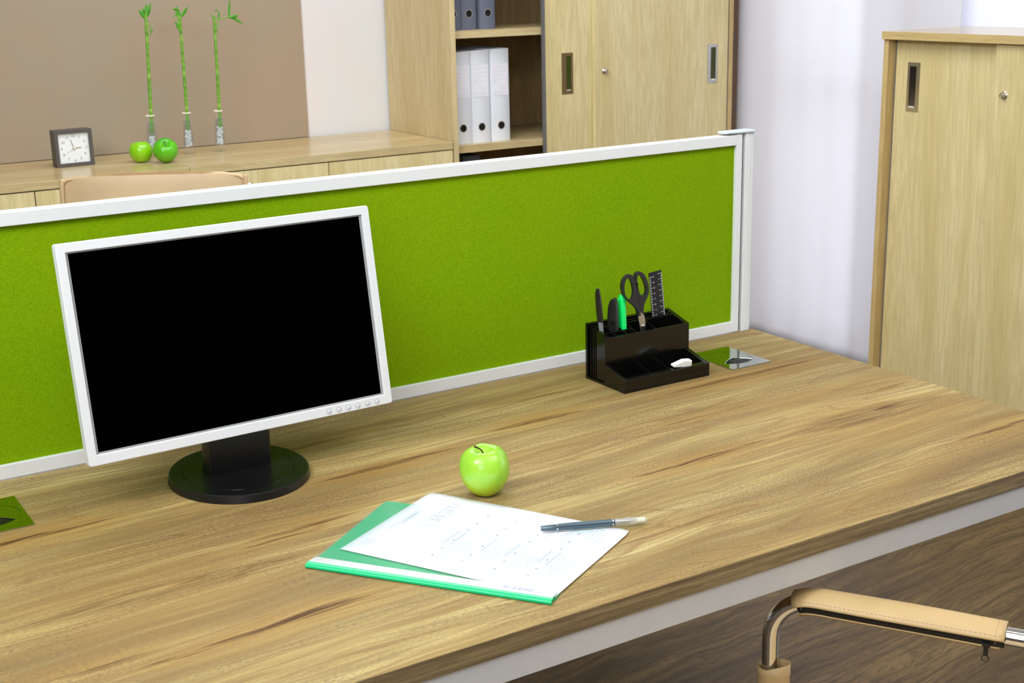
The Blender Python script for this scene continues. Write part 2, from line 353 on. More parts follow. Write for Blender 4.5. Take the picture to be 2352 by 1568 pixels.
def cyl(bm, a, b, r1, r2=None, n=32, caps=True):
    a, b = Vector(a), Vector(b); d = b-a; r2 = r1 if r2 is None else r2
    m = Matrix.Translation((a+b)/2) @ d.to_track_quat('Z', 'Y').to_matrix().to_4x4()
    return bmesh.ops.create_cone(bm, cap_ends=caps, segments=n, radius1=r1, radius2=r2, depth=d.length, matrix=m)['verts']
def lathe(bm, prof, n=48, c=(0, 0, 0), sx=1, sy=1, close=False, mod=None):
    rings = []
    for r, z in prof:
        if r < 1e-6: rings.append([bm.verts.new((c[0], c[1], c[2]+z))]); continue
        rg = []
        for i in range(n):
            a = 2*PI*i/n; rr, zz = (r, z) if mod is None else mod(r, z, a)
            rg.append(bm.verts.new((c[0]+rr*math.cos(a)*sx, c[1]+rr*math.sin(a)*sy, c[2]+zz)))
        rings.append(rg)
    for p, q_ in zip(rings, rings[1:]):
        for i in range(n):
            j = (i+1) % n
            if len(p) == 1 and len(q_) == 1: continue
            if len(p) == 1: bm.faces.new((p[0], q_[i], q_[j]))
            elif len(q_) == 1: bm.faces.new((p[i], p[j], q_[0]))
            else: bm.faces.new((p[i], p[j], q_[j], q_[i]))
    return rings
def tube(bm, pts, r, n=16, caps=True, closed=False, flat=1, up=None):
    """sweep a circle (flattened by flat) along the points; r number or list"""
    P = [Vector(p) for p in pts]; L = len(P); rings = []
    prev = Vector(up) if up else None
    for i, p in enumerate(P):
        t = (P[(i+1) % L]-P[i-1]) if closed else (P[min(i+1, L-1)]-P[max(i-1, 0)])
        t.normalize()
        if prev is None: prev = t.orthogonal()
        nn = (prev - t*prev.dot(t))
        if nn.length < 1e-6: nn = t.orthogonal()
        nn.normalize(); bb = t.cross(nn); prev = nn
        rr = r[i] if isinstance(r, (list, tuple)) else r
        rings.append([bm.verts.new(p + nn*math.cos(2*PI*k/n)*rr*flat + bb*math.sin(2*PI*k/n)*rr) for k in range(n)])
    prs = list(zip(rings, rings[1:])) + ([(rings[-1], rings[0])] if closed else [])
    for a, b in prs:
        for k in range(n): bm.faces.new((a[k], a[(k+1) % n], b[(k+1) % n], b[k]))
    if caps and not closed: bm.faces.new(rings[0][::-1]); bm.faces.new(rings[-1])
    return rings
def spline(pts, m=8):
    """Catmull-Rom through points"""
    P = [Vector(p) for p in pts]; P = [2*P[0]-P[1]] + P + [2*P[-1]-P[-2]]; out = []
    for i in range(1, len(P)-2):
        for k in range(m):
            t = k/m; a, b, c, d = P[i-1:i+3]
            out.append(.5*((2*b)+(c-a)*t+(2*a-5*b+4*c-d)*t*t+(3*b-a-3*c+d)*t**3))
    out.append(P[-2]); return out
def prism(bm, outline, d, frame=None):
    """extrude a closed 2-D outline by vector d; frame maps (u,v)->Vector"""
    f = frame or (lambda u, v: Vector((u, v, 0))); d = Vector(d)
    a = [bm.verts.new(f(u, v)) for u, v in outline]; b = [bm.verts.new(f(u, v)+d) for u, v in outline]
    n = len(a); bm.faces.new(a[::-1]); bm.faces.new(b)
    for i in range(n): bm.faces.new((a[i], a[(i+1) % n], b[(i+1) % n], b[i]))
def ring_prism(bm, outer, inner, d, frame=None):
    """frame-like plate: outer and inner outlines with the same number of points"""
    f = frame or (lambda u, v: Vector((u, v, 0))); d = Vector(d); n = len(outer)
    V = [[bm.verts.new(f(u, v)+k) for u, v in L] for L in (outer, inner) for k in (Vector((0, 0, 0)), d)]
    oa, ob, ia, ib = V
    for i in range(n):
        j = (i+1) % n
        bm.faces.new((oa[i], oa[j], ob[j], ob[i])); bm.faces.new((ia[i], ib[i], ib[j], ia[j]))
        bm.faces.new((oa[i], ia[i], ia[j], oa[j])); bm.faces.new((ob[i], ob[j], ib[j], ib[i]))
def rrect(w, h, r, n=5, cx=0, cy=0):
    o = []
    for sx, sy, a0 in ((1, 1, 0), (-1, 1, 90), (-1, -1, 180), (1, -1, 270)):
        for k in range(n+1):
            a = R(a0+90*k/n); o.append((cx+sx*(w/2-r)+r*math.cos(a), cy+sy*(h/2-r)+r*math.sin(a)))
    return o
def circ(r, n=48, cx=0, cy=0): return [(cx+r*math.cos(2*PI*i/n), cy+r*math.sin(2*PI*i/n)) for i in range(n)]
def text_bm(bm, s, size, mat4, depth=.0001, align='CENTER'):
    """add flat lettering to bm; mat4 places the text plane"""
    c = bpy.data.curves.new('lettering', 'FONT'); c.body = s; c.size = size; c.align_x = align; c.align_y = 'CENTER'; c.extrude = depth; c.resolution_u = 3
    o = bpy.data.objects.new('lettering', c); S.collection.objects.link(o)
    dg = bpy.context.evaluated_depsgraph_get(); me = bpy.data.meshes.new_from_object(o.evaluated_get(dg))
    me.transform(mat4); bm.from_mesh(me)
    bpy.data.objects.remove(o, do_unlink=True); bpy.data.curves.remove(c); bpy.data.meshes.remove(me)
def dup(root, loc=None, rz=None, label=None, group=None, parent=None):
    c = root.copy(); link(c)
    if parent: c.parent = parent
    for ch in list(root.children): dup(ch, parent=c)
    if loc is not None: c.location = loc
    if rz is not None: c.rotation_euler = (0, 0, rz)
    if label: c['label'] = label
    if group: c['group'] = group
    return c
def st(name, a, b, mat, parent=None, bevel=0):
    o = B(name, a, b, mat, parent, bevel)
    if not parent: o['kind'] = 'structure'
    return o

# ------------------------------------------------------------------ the room
WX, WY, ZC = 3.76, 4.545, 2.75
st('floor', (-2.6, -2.6, -.06), (WX+.15, WY+.1, 0), 'floor')
st('ceiling', (-2.6, -2.6, ZC), (WX+.15, WY+.1, ZC+.1), 'ceil')
st('wall_back', (-2.6, WY, 0), (WX+.15, WY+.1, ZC), 'white_wall')
st('wall_left', (-2.7, -2.6, 0), (-2.6, WY+.1, ZC), 'dark_wall')  # left and front walls, unseen, coloured dark so reflections and bounce turn darker
st('wall_front', (-2.7, -2.7, 0), (WX+.15, -2.6, ZC), 'dark_wall')
# right wall with two tall openings
bm = new()
ops = [(-.9, 1.35), (1.62, 3.958)]
ys = [-2.6] + [v for o_ in ops for v in o_] + [WY]
for i in range(0, len(ys), 2): box(bm, (WX, ys[i], 0), (WX+.15, ys[i+1], ZC))
for y0, y1 in ops: box(bm, (WX, y0, 2.45), (WX+.15, y1, ZC))
tag(obj('wall_right', bm, 'white_wall'), kind='structure')
st('corner_strip', (WX-.012, 4.20, 0), (WX, WY-.001, ZC), 'taupe_strip')  # taupe strip on the right wall, in the back corner
def window(name, y0, y1, mull):
    bm = new(); X0, X1 = WX-.03, WX+.05; f = .055
    box(bm, (X0, y0, 0), (X1, y0+f, 2.45)); box(bm, (X0, y1-f, 0), (X1, y1, 2.45))
    box(bm, (X0, y0+f, 0), (X1, y1-f, .05)); box(bm, (X0, y0+f, 2.39), (X1, y1-f, 2.45))
    w = tag(obj(name, bm, 'pvc', bevel=.003), kind='structure')
    for m_ in mull: B('mullion', (X0, m_-.06, .05), (X1, m_+.06, 2.39), 'pvc', w, .003)
    edges = [y0+f] + [v for m_ in mull for v in (m_-.06, m_+.06)] + [y1-f]
    for i in range(0, len(edges), 2):
        B('transom', (X0+.004, edges[i], .936), (X1-.004, edges[i+1], 1.024), 'pvc', w, .003)
        B('pane', (WX+.008, edges[i], .05), (WX+.014, edges[i+1], .936), 'winglass', w)
        B('pane', (WX+.008, edges[i], 1.024), (WX+.014, edges[i+1], 2.39), 'winglass', w)
window('window_1', 1.62, 3.958, [2.40, 3.20]); window('window_2', -.9, 1.35, [.2])
st('trim_1', (WX-.06, 1.6, -.0), (WX-.032, 3.98, .028), 'pvc')
st('baseboard_back', (-2.6, WY-.014, 0), (WX, WY, .07), 'pvc'); st('baseboard_left', (-2.6, -2.6, 0), (-2.586, WY-.014, .07), 'pvc')
# taupe board fixed on the back wall above the sideboard
bo = B('wall_board', (-.9, WY-.012, .874), (1.955, WY, 2.35), 'taupe', bevel=.002)
tag(bo, 'large taupe board on the back wall behind the sideboard with clock and bamboo', 'wall board')
# unseen glowing ceiling panels, added to go with the overhead lamps
for i, (cx, cy, sx, sy, lb) in enumerate(((-.45, .35, 1.6, 1.6, 'square added ceiling light panel over the left front of the room'), (1.5, 3.1, 1.9, 1.1, 'long added ceiling light panel over the back of the room'), (1.6, .4, 1.3, 1.3, 'small square added ceiling light panel over the chair by the desk'))):
    t = empty('added_ceiling_light', (cx, cy, ZC), 0, lb, 'ceiling light')
    bm = new(); ring_prism(bm, rrect(sx, sy, .01, 2), rrect(sx-.08, sy-.08, .008, 2), (0, 0, -.03)); obj('frame', bm, 'alu', t)
    B('diffuser', (-sx/2+.04, -sy/2+.04, -.012), (sx/2-.04, sy/2-.04, -.004), 'lamp', t)
# curtains
def curtain(name, y0, y1, x, label, seed, amp=.016, taper=0):
    rnd = random.Random(seed); bm = new(); n = int(abs(y1-y0)/.008); rows = [.006, .05, .12, .3, .6, .9, 1.2, 1.5, 1.8, 2.1, 2.4, 2.6]
    ph = [(rnd.uniform(0, 6), rnd.uniform(9, 40), rnd.uniform(.25, 1)) for _ in range(6)]; V = []
    for z in rows:
        r_ = []
        for i in range(n+1):
            y = y0+(y1-y0)*i/n
            s = sum(a*math.sin(f*y+p+z*.25*((k % 3)-1)) for k, (p, f, a) in enumerate(ph))/2.2
            e = taper*(1-z/2.6)*(i/n)
            r_.append(bm.verts.new((x+amp*s*(1-.35*z/2.6), y+e, z)))
        V.append(r_)
    for a, b in zip(V, V[1:]):
        for i in range(n): bm.faces.new((a[i], a[i+1], b[i+1], b[i]))
    o = obj(name, bm, 'curtain', ang=180); m_ = o.modifiers.new('thickness', 'SOLIDIFY'); m_.thickness = .0008
    tag(o, label, 'curtain', None); return o
curtain('sheer_curtain', 3.03, 4.115, 3.604, 'sheer white curtain with soft folds hanging next to the tall bookcase', 3, .013)
curtain('sheer_curtain', 1.3, 3.45, 3.66, 'sheer white curtain behind the low oak cabinet by the window', 11, .010)
bm = new(); cyl(bm, (3.63, .9, 2.64), (3.63, 4.35, 2.64), .012, n=16); cyl(bm, (3.63, 4.35, 2.64), (3.63, 4.38, 2.64), .02, n=16)
for y in (1.0, 2.6, 4.2): cyl(bm, (3.63, y, 2.64), (WX, y, 2.64), .008, n=10)
tag(obj('curtain_rod', bm, 'alu2'), 'thin metal rod carrying the sheer curtains along the window wall', 'curtain rod')

# ------------------------------------------------------------------ desk (two worktops back to back on one frame)
XR, YF, YB = 1.737, 1.1195, 1.9185
desk = empty('office_desk', (.85, 1.95, 0), 0, 'long wood-look office desk with white steel apron, in front of the green screen', 'desk')
def dl(p): return (p[0]-.85, p[1]-1.95, p[2])
d1 = B('desktop', dl((-.06, YF, .726)), dl((XR, YB, .75)), 'desk', desk, .0006); d1.location = (0, 0, 0)
B('desktop', dl((-.06, 1.985, .726)), dl((XR, 2.785, .75)), 'desk', desk, .0006)
B('apron', dl((.0, YF+.0015, .692)), dl((XR-.004, YF+.0215, .7255)), 'alu2', desk, .001)
B('apron', dl((.0, 2.76, .692)), dl((XR-.004, 2.78, .7255)), 'alu2', desk, .001)
for x in (.0, XR-.054):
    B('side_rail', dl((x, YF+.0215, .692)), dl((x+.05, 2.76, .7255)), 'alu2', desk, .001)
    for y in (YF+.004, 2.73): B('leg', dl((x, y, 0)), dl((x+.05, y+.045, .692)), 'alu2', desk, .002)
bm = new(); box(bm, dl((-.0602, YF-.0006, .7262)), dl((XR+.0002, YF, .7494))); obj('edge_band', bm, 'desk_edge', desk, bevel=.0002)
# make the desktop texture run in room coordinates
for o in desk.children:
    if o.name.startswith('desktop'):
        me = o.data; me.transform(Matrix.Translation((.85, 1.95, 0))); o.location = (-.85, -1.95, 0)

# ------------------------------------------------------------------ partition screen
scr = empty('partition_screen', (.85, 1.94, .60), 0, 'long desk screen of lime green fabric in a white aluminium frame', 'partition')
def pl(p): return (p[0]-.85, p[1]-1.94, p[2]-.60)
PY0, PY1 = 1.9195, 1.9455
def PB(n_, a, b, m_, bv=.0008): return B(n_, pl(a), pl(b), m_, scr, bv)
PB('top_rail', (-.1, PY0, 1.1115), (1.6875, PY1, 1.131), 'alu', .0015)
PB('bottom_rail', (-.1, PY0, .7505), (1.6875, PY1, .7712), 'alu')
PB('side_stile', (1.6875, PY0, .7505), (1.7015, PY1, 1.1325), 'alu'); PB('side_stile', (-.115, PY0, .7505), (-.1, PY1, 1.131), 'alu')
fp = PB('fabric_panel', (-.1, PY0+.007, .7712), (1.6875, PY1-.007, 1.1115), 'green', 0)
PB('groove_strip', (1.7015, PY0+.008, .7505), (1.7095, PY1-.008, 1.131), 'gap', 0)
PB('lower_rail', (-.1, PY0+.001, .66), (1.6875, PY1, .7503), 'alu')
# ribbed post with a bowed face
bm = new(); out = []
for i in range(25):
    t_ = i/24; x = 1.7095+.0225*t_; bow = .0045*math.sin(PI*min(1, t_*1.0))**.8 * (0 if t_ < .12 else 1); rib = .00045*math.cos(t_*PI*2*11)
    out.append((x, PY0+.0025*t_ - bow*.2 + rib + .0005))
out += [(1.732, PY1), (1.7095, PY1)]
prism(bm, [(a-.85, b-1.94) for a, b in out], (0, 0, .474), lambda u, v: Vector((u, v, .060))); obj('post', bm, 'alu', scr, ang=50)
bm = new(); o_ = [(1.662, 1.902), (1.668, 1.898), (1.700, 1.9005+.012), (1.7285, 1.9105), (1.7325, 1.916), (1.7325, 1.946), (1.727, 1.949), (1.668, 1.953), (1.661, 1.948)]
o_ = [(1.6600, 1.9290), (1.6650, 1.9210), (1.690, 1.9165), (1.731, 1.9165), (1.7345, 1.9195), (1.7345, 1.9465), (1.729, 1.9490), (1.667, 1.9490), (1.6600, 1.9430)]
prism(bm, [(a-.85, b-1.94) for a, b in o_], (0, 0, .0035), lambda u, v: Vector((u, v, .5340))); obj('end_cap', bm, 'cap', scr, bevel=.0008)

# ------------------------------------------------------------------ cable ports
def port(cx, cy, lb):
    t = empty('cable_port', (cx, cy, .75), 0, lb, 'cable port', None)
    rr = .0392; outer = rrect(.0905, .1195, .003, 11)   # 48 points
    # lens-shaped opening in the round lid
    bm = new(); n = 48; rect = []
    for i in range(n):
        a = 2*PI*i/n; c_, s_ = math.cos(a), math.sin(a); k = min(.04525/abs(c_) if abs(c_) > 1e-6 else 9, .05975/abs(s_) if abs(s_) > 1e-6 else 9); rect.append((c_*k, s_*k))
    for cxn, cyn in ((.04525, .05975), (-.04525, .05975), (-.04525, -.05975), (.04525, -.05975)):
        j = min(range(n), key=lambda i: (rect[i][0]-cxn)**2+(rect[i][1]-cyn)**2); rect[j] = (cxn, cyn)
    ring_prism(bm, rect, circ(rr+.0004, n), (0, 0, .0018)); obj('plate', bm, 'chrome_dim', t, ang=30)
    bm = new(); th0, th1 = R(218), R(315)
    big = [(rr*math.cos(th1+(2*PI-(th1-th0))*i/40), rr*math.sin(th1+(2*PI-(th1-th0))*i/40)) for i in range(41)]
    a_, b_ = Vector((*big[-1], 0)), Vector((*big[0], 0)); ln = (b_-a_).length; dd = (b_-a_).normalized(); nn = Vector((-dd.y, dd.x, 0))
    arc = [(a_+dd*ln*i/24 + nn*(.020*math.sin(PI*i/24))) for i in range(1, 24)]
    prism(bm, big + [(p.x, p.y) for p in arc], (0, 0, .0018)); obj('lid', bm, 'chrome_dim', t, bevel=.0003)
    bm = new(); tube(bm, [(p[0], p[1], .0017) for p in ([(a_.x, a_.y)] + [(p.x, p.y) for p in arc] + [(b_.x, b_.y)])], .0006, 8); obj('lid_rim', bm, 'chrome', t)
    B('well', (-.036, -.039, .0001), (.036, .02, .0004), 'hole', t)
    bm = new(); rnd = random.Random(3)
    for i in range(110):
        u = rnd.uniform(.03, .97); p0 = a_+dd*ln*u+nn*(.020*math.sin(PI*u)-.001); q0 = Vector((*(p0.x+rnd.uniform(-.004, .008), p0.y-.026*math.sin(PI*u)-.006), 0))
        if q0.length > rr-.001: q0 = q0.normalized()*(rr-.001)
        tube(bm, [(p0.x, p0.y, .0006), ((p0.x+q0.x)/2, (p0.y+q0.y)/2, .0014), (q0.x, q0.y, .0007)], .00035, 4)
    obj('brush', bm, 'blk', t); return t
port(1.5632, 1.7842, 'polished square cable port with brush opening, right of the black pen organizer')
port(.2788, 1.7842, 'polished square cable port with brush opening, at the left end of the desk')

# ------------------------------------------------------------------ monitor
mon = empty('computer_monitor', (.6108, 1.738, .75), 0, 'flat black-screen monitor in a white frame on an oval black foot', 'monitor')
MC = Vector((.6188, 1.7254, .9676)) - Vector((.6108, 1.738, .75)); yw, tl = R(1.729), R(9.3761)
mr = Vector((math.cos(yw), math.sin(yw), 0)); n0 = Vector((math.sin(yw), -math.cos(yw), 0)); mu = Vector((0, 0, 1))*math.cos(tl)-n0*math.sin(tl); mn = mr.cross(mu)
def mf(dep=0): return lambda u, v: MC + mr*u + mu*v + mn*dep
MW, MH = .4500, .2926; ow, oh, oz = .4258, .2654, .0010
bm = new(); ring_prism(bm, rrect(MW, MH, .004, 4), rrect(ow, oh, .0004, 4, 0, oz), -mn*.017, mf(0)); obj('bezel', bm, 'bezel', mon, bevel=.0016)
bm = new(); ring_prism(bm, rrect(ow, oh, .0004, 2, 0, oz), rrect(ow-.0068, oh-.0040, .0003, 2, -.0003, oz+.0004), -mn*.0012, mf(-.0030)); obj('inner_lip', bm, 'lip', mon)
bm = new(); prism(bm, rrect(ow-.0004, oh-.0004, .0003, 2, 0, oz), -mn*.004, mf(-.0036)); obj('screen', bm, 'screen', mon, smooth=False)
bm = new(); L1 = rrect(MW-.003, MH-.003, .004, 4); L2 = rrect(MW-.006, MH-.006, .006, 4); L3 = rrect(MW-.13, MH-.10, .02, 4); L4 = rrect(MW-.16, MH-.13, .02, 4)
R_ = [[bm.verts.new(mf(-d)(u, v)) for u, v in L] for L, d in ((L1, .0172), (L2, .027), (L3, .050), (L4, .058))]
for a, b in zip(R_, R_[1:]):
    for i in range(len(a)): bm.faces.new((a[i], a[(i+1) % len(a)], b[(i+1) % len(a)], b[i]))
bm.faces.new(R_[0][::-1]); bm.faces.new(R_[-1]); obj('back_shell', bm, 'shell', mon)
# buttons
for i, (bu, s) in enumerate(((.1217, 'MENU'), (.1373, 'A/▼'), (.1529, '▲/o'), (.1681, 'o'), (.1838, 'AUTO'), (.1996, 'power'))):
    bv = -.1397; bm = new(); fr = mf(.0001)
    Mt = Matrix.Translation(fr(bu, bv)) @ Matrix((mr, mu, mn)).transposed().to_4x4()
    lathe(bm, [(0, .0004), (.0030, .0004), (.0034, .0002), (.0034, -.0006)], 24); bmesh.ops.transform(bm, matrix=Mt, verts=bm.verts[:]); b_ = obj('button', bm, 'bezel', mon)
    bm = new(); ring_prism(bm, circ(.0039, 24), circ(.0035, 24), (0, 0, .00012)); 
    bmesh.ops.transform(bm, matrix=Mt, verts=bm.verts[:]); obj('button_groove', bm, 'ink', b_)
    bm = new(); T = Mt @ Matrix.Translation((.0004, -.0006, .0005))
    if s == 'MENU': text_bm(bm, s, .0019, T, .00003); 
    elif s == 'AUTO': text_bm(bm, s, .0021, T, .00003)
    elif s == 'A/▼':
        text_bm(bm, 'A/', .0022, T @ Matrix.Translation((-.0007, 0, 0)), .00003); prism(bm, [(.0004, .0006), (.0018, .0006), (.0011, -.0007)], T.to_3x3() @ Vector((0, 0, .00006)), lambda u, v: T @ Vector((u, v, 0)))
    elif s == '▲/o':
        prism(bm, [(-.0018, -.0006), (-.0004, -.0006), (-.0011, .0007)], T.to_3x3() @ Vector((0, 0, .00006)), lambda u, v: T @ Vector((u, v, 0))); text_bm(bm, '/', .0022, T, .00003)
        ring_prism(bm, circ(.0008, 14, .0012), circ(.0004, 14, .0012), T.to_3x3() @ Vector((0, 0, .00006)), lambda u, v: T @ Vector((u, v, 0)))
    elif s == 'o':
        ring_prism(bm, circ(.0011, 16), circ(.0007, 16), T.to_3x3() @ Vector((0, 0, .00006)), lambda u, v: T @ Vector((u, v, 0)))
    else:
        ring_prism(bm, circ(.0012, 16), circ(.0008, 16), T.to_3x3() @ Vector((0, 0, .00006)), lambda u, v: T @ Vector((u, v, 0)))
        prism(bm, [(-.0002, .0003), (.0002, .0003), (.0002, .0016), (-.0002, .0016)], T.to_3x3() @ Vector((0, 0, .00007)), lambda u, v: T @ Vector((u, v, 0)))
    if len(bm.faces): obj('button_icon', bm, 'ink', b_)
    else: bm.free()
# neck and foot
bm = new(); c0 = (-.0448, .0500, -.003, .030)  # x0,x1,y0,y1 at the foot
def nk(z, x0, x1, y0, y1): return [bm.verts.new((x, y, z)) for x, y in ((x0, y0+.0), (x0+.006, y0), (x1-.003, y0), (x1, y0+.004), (x1, y1), (x0+.002, y1), (x0-.004, y1-.010), (x0-.0035, y0+.012))]
r0 = nk(.0117, -.0425, .0500, -.003, .030); r1 = nk(.070, -.0405, .0502, -.004, .028); r2 = nk(.150, -.0385, .050, .015, .046)
for a, b in ((r0, r1), (r1, r2)):
    for i in range(8): bm.faces.new((a[i], a[(i+1) % 8], b[(i+1) % 8], b[i]))
bm.faces.new(r0[::-1]); bm.faces.new(r2); obj('neck', bm, 'blk', mon, ang=20, bevel=.0008)
bm = new(); lathe(bm, [(0, 0), (.0995, 0), (.1000, .001), (.0985, .0105), (.0968, .0117), (.0790, .0121), (.0782, .0115), (.0772, .0121), (0, .0126)], 96, sx=.98, sy=1.10)
obj('foot', bm, 'blk', mon, ang=25)
bm = new(); tube(bm, [(.0780*.98*math.cos(a), .0780*1.10*math.sin(a), .0119) for a in [2*PI*i/80 for i in range(80)]], .00035, 6, closed=True); obj('foot_groove', bm, 'blk_gl', mon)

# ------------------------------------------------------------------ pen organizer
OX0, OX1, OY0, OY1 = 1.2840, 1.4655, 1.7250, 1.8400
org = empty('desk_organizer', (1.375, 1.78, .75), 0, 'black plastic desk organizer with pen compartments and a front tray', 'organizer')
def ol(x, y, z): return (x-1.375, y-1.78, z)
def tz(y): return .0833+(y-1.7834)*.277
def OB(n_, x0, y0, x1, y1, z0, f0, f1=None, m_='blk_gl', bv=.0006):
    """box with a sloping top: height f0 at y0 and f1 at y1"""
    f1 = f0 if f1 is None else f1; bm = new(); P = [(x0, y0), (x1, y0), (x1, y1), (x0, y1)]
    a = [bm.verts.new(ol(x, y, z0)) for x, y in P]; b = [bm.verts.new(ol(x, y, f0 if y == y0 else f1)) for x, y in P]
    bm.faces.new(a[::-1]); bm.faces.new(b)
    for i in range(4): bm.faces.new((a[i], a[(i+1) % 4], b[(i+1) % 4], b[i]))
    return obj(n_, bm, m_, org, bevel=bv)
OB('base_plate', OX0, OY0, OX1, OY1, 0, .003)
OB('back_panel', OX0, 1.8345, OX1, OY1, .003, tz(1.8345), tz(OY1))
OB('memo_divider', OX0+.0015, 1.8255, OX1-.004, 1.8270, .003, tz(1.8255), tz(1.8270))
OB('memo_divider', OX0+.0015, 1.8180, OX1, 1.8205, .003, tz(1.8180), tz(1.8205))
OB('end_panel', OX1-.0085, 1.7834, OX1, 1.8345, .003, tz(1.7834), tz(1.8345))
OB('end_panel', OX0+.003, 1.7850, OX0+.0115, 1.8120, .003, tz(1.7850), tz(1.8120))
OB('end_rib', OX0+.0015, 1.8125, OX0+.0050, 1.8145, .003, tz(1.8125), tz(1.8145))
OB('front_panel', OX0, 1.7815, OX1, 1.7845, .003, tz(1.7815), tz(1.7845))
OB('compartment_wall', OX0+.0115, 1.7975, 1.3535, 1.7990, .02, tz(1.7975), tz(1.7990), bv=.0003)
for x in (1.3110, 1.3330, 1.3535, 1.3950): OB('compartment_wall', x-.0008, 1.7845, x+.0008, 1.8180, .02, tz(1.7845)-.0005, tz(1.8180)-.0005, bv=.0003)
# tray
def slope_side(x0, x1):
    bm = new(); o2 = [(OY0, .003), (1.7815, .003), (1.7815, .0375), (OY0, .0230)]
    prism(bm, o2, (x1-x0, 0, 0), lambda u, v: Vector(ol(x0, u, v))); return bm
obj('tray_side', slope_side(OX0, OX0+.0055), 'blk_gl', org, bevel=.0006); obj('tray_side', slope_side(OX1-.0085, OX1), 'blk_gl', org, bevel=.0006)
OB('tray_front', OX0+.0055, OY0, OX1-.0085, OY0+.0085, .003, .0232, .0250)
for x in (1.3475, 1.3875):
    bm = new(); prism(bm, [(OY0+.008, .003), (1.7815, .003), (1.7815, .0330), (OY0+.008, .0215)], (.0012, 0, 0), lambda u, v: Vector(ol(x, u, v))); obj('tray_divider', bm, 'blk_gl', org, bevel=.0003)
OB('side_foot', OX0-.0005, OY0+.002, OX0+.0005, OY1-.001, 0, .0045)

# ballpoint pen (cap up) in the organizer
def stick(name, base, top, label, cat):
    t = empty(name, base, 0, label, cat); d = Vector(top)-Vector(base); t.rotation_euler = d.to_track_quat('Z', 'Y').to_euler(); return t, d.length
t, L = stick('ballpoint_pen', (1.3055, 1.8105, .7560), (1.2875, 1.808, .9150), 'ballpoint pen with smoky black cap and clear barrel, standing leftmost in the organizer', 'pen')
bm = new(); lathe(bm, [(0, 0), (.0018, .001), (.0034, .004), (.0038, .012), (.0040, .126), (0, .126)], 20); obj('barrel', bm, 'clearp', t)
bm = new(); cyl(bm, (0, 0, .004), (0, 0, .125), .0014, n=10); obj('ink_refill', bm, 'slate', t)
bm = new(); lathe(bm, [(0, .101), (.0047, .1005), (.0050, .110), (.0052, .130), (.0043, .150), (.0030, L-.001), (.0015, L), (0, L)], 24); obj('cap', bm, 'pencap', t)
bm = new(); tube(bm, spline([(-.0040, -.001, L-.006), (-.0056, -.001, L-.02), (-.0062, -.001, L-.045), (-.0052, -.001, L-.078)], 6), [.0020]*19, 10, flat=.6); obj('clip', bm, 'pencap', t)
# utility knife
t, L = stick('utility_knife', (1.3235, 1.8105, .7600), (1.3200, 1.8090, .8935), 'black utility knife with slider, standing between pen and green highlighter', 'knife')
bm = new(); o2 = [(-.0085, 0), (.0082, 0), (.0090, .04), (.0095, .085), (.0085, .115), (.0070, .1335), (.0020, .1345), (-.0040, .130), (-.0080, .120), (-.0100, .103), (-.0100, .06)]
prism(bm, o2, (0, .009, 0), lambda u, v: Vector((u, -.0045, v))); obj('body', bm, 'blk_soft', t, bevel=.0025)
bm = new(); prism(bm, [(-.002, .02), (.0055, .02), (.0062, .094), (-.002, .094)], (0, -.0006, 0), lambda u, v: Vector((u, -.0046, v))); obj('slider_track', bm, 'blk', t, bevel=.0003)
bm = new()
for k in range(6): box(bm, (-.0012, -.0068, .072+k*.0026), (.0050, -.0048, .0735+k*.0026))
obj('slider', bm, 'blk_soft', t)
bm = new(); box(bm, (-.001, -.0056, .064), (.0052, -.0050, .0645+.004)); obj('slider_window', bm, 'blk_gl', t)
# highlighter
t, L = stick('highlighter_pen', (1.3447, 1.8095, .7560), (1.3383, 1.8090, .8960), 'bright green highlighter standing in the organizer beside the scissors', 'highlighter')
bm = new(); o2 = rrect(.0138, .0105, .0035, 4); L_ = [(.0, .85), (.002, 1), (.1305, 1), (.1325, .92)]
R_ = [[bm.verts.new((u*k, v*k, z)) for u, v in o2] for z, k in L_]
for a, b in zip(R_, R_[1:]):
    for i in range(len(a)): bm.faces.new((a[i], a[(i+1) % len(a)], b[(i+1) % len(a)], b[i]))
bm.faces.new(R_[0][::-1]); bm.faces.new(R_[-1]); obj('barrel', bm, 'neon', t)
bm = new(); lathe(bm, [(.0062, .1320), (.0062, .1345), (.0056, .1355), (.0054, L-.002), (.0047, L), (0, L)], 28, sy=.85); obj('end_plug', bm, 'neon', t)
bm = new(); prism(bm, [(-.0060, .1300), (-.0102, .1322), (-.0096, .1290), (-.0060, .1255)], (0, .004, 0), lambda u, v: Vector((u, -.002, v))); obj('clip', bm, 'neon', t, bevel=.0006)
# scissors
sc = empty('scissors', (1.372, 1.800, .770), 0, 'black-handled steel scissors standing handles up in the organizer', 'scissors')
def sl_(x, z, y=0): return Vector((x-1.372, y, z-.770))
def loop(pts, rs, y=0):
    bm = new(); tube(bm, spline([sl_(a, b, y) for a, b in pts] + [sl_(*pts[0], y)], 8)[:-1], rs, 12, closed=True, flat=1.25, up=(0, 1, 0)); return bm
def outline_part(name, pts, y, th, mat, bv):
    bm = new(); prism(bm, [(a-1.372, b-.770) for a, b in pts], (0, th, 0), lambda u, v: Vector((u, y-th/2, v))); return obj(name, bm, mat, sc, bevel=bv)
def smooth2(pts, m=5): return [(p.x, p.z) for p in spline([(a, 0, b) for a, b in list(pts)+[pts[0]]], m)[:-1]]
ho = smooth2([(1.3650, .8570), (1.3620, .8690), (1.3530, .8790), (1.3420, .8880), (1.3335, .8990), (1.3298, .9130), (1.3318, .9240), (1.3375, .9310), (1.3450, .9335), (1.3525, .9305), (1.3575, .9210), (1.3607, .9100), (1.3632, .8960), (1.3660, .8800), (1.3688, .8650), (1.3702, .8580)])
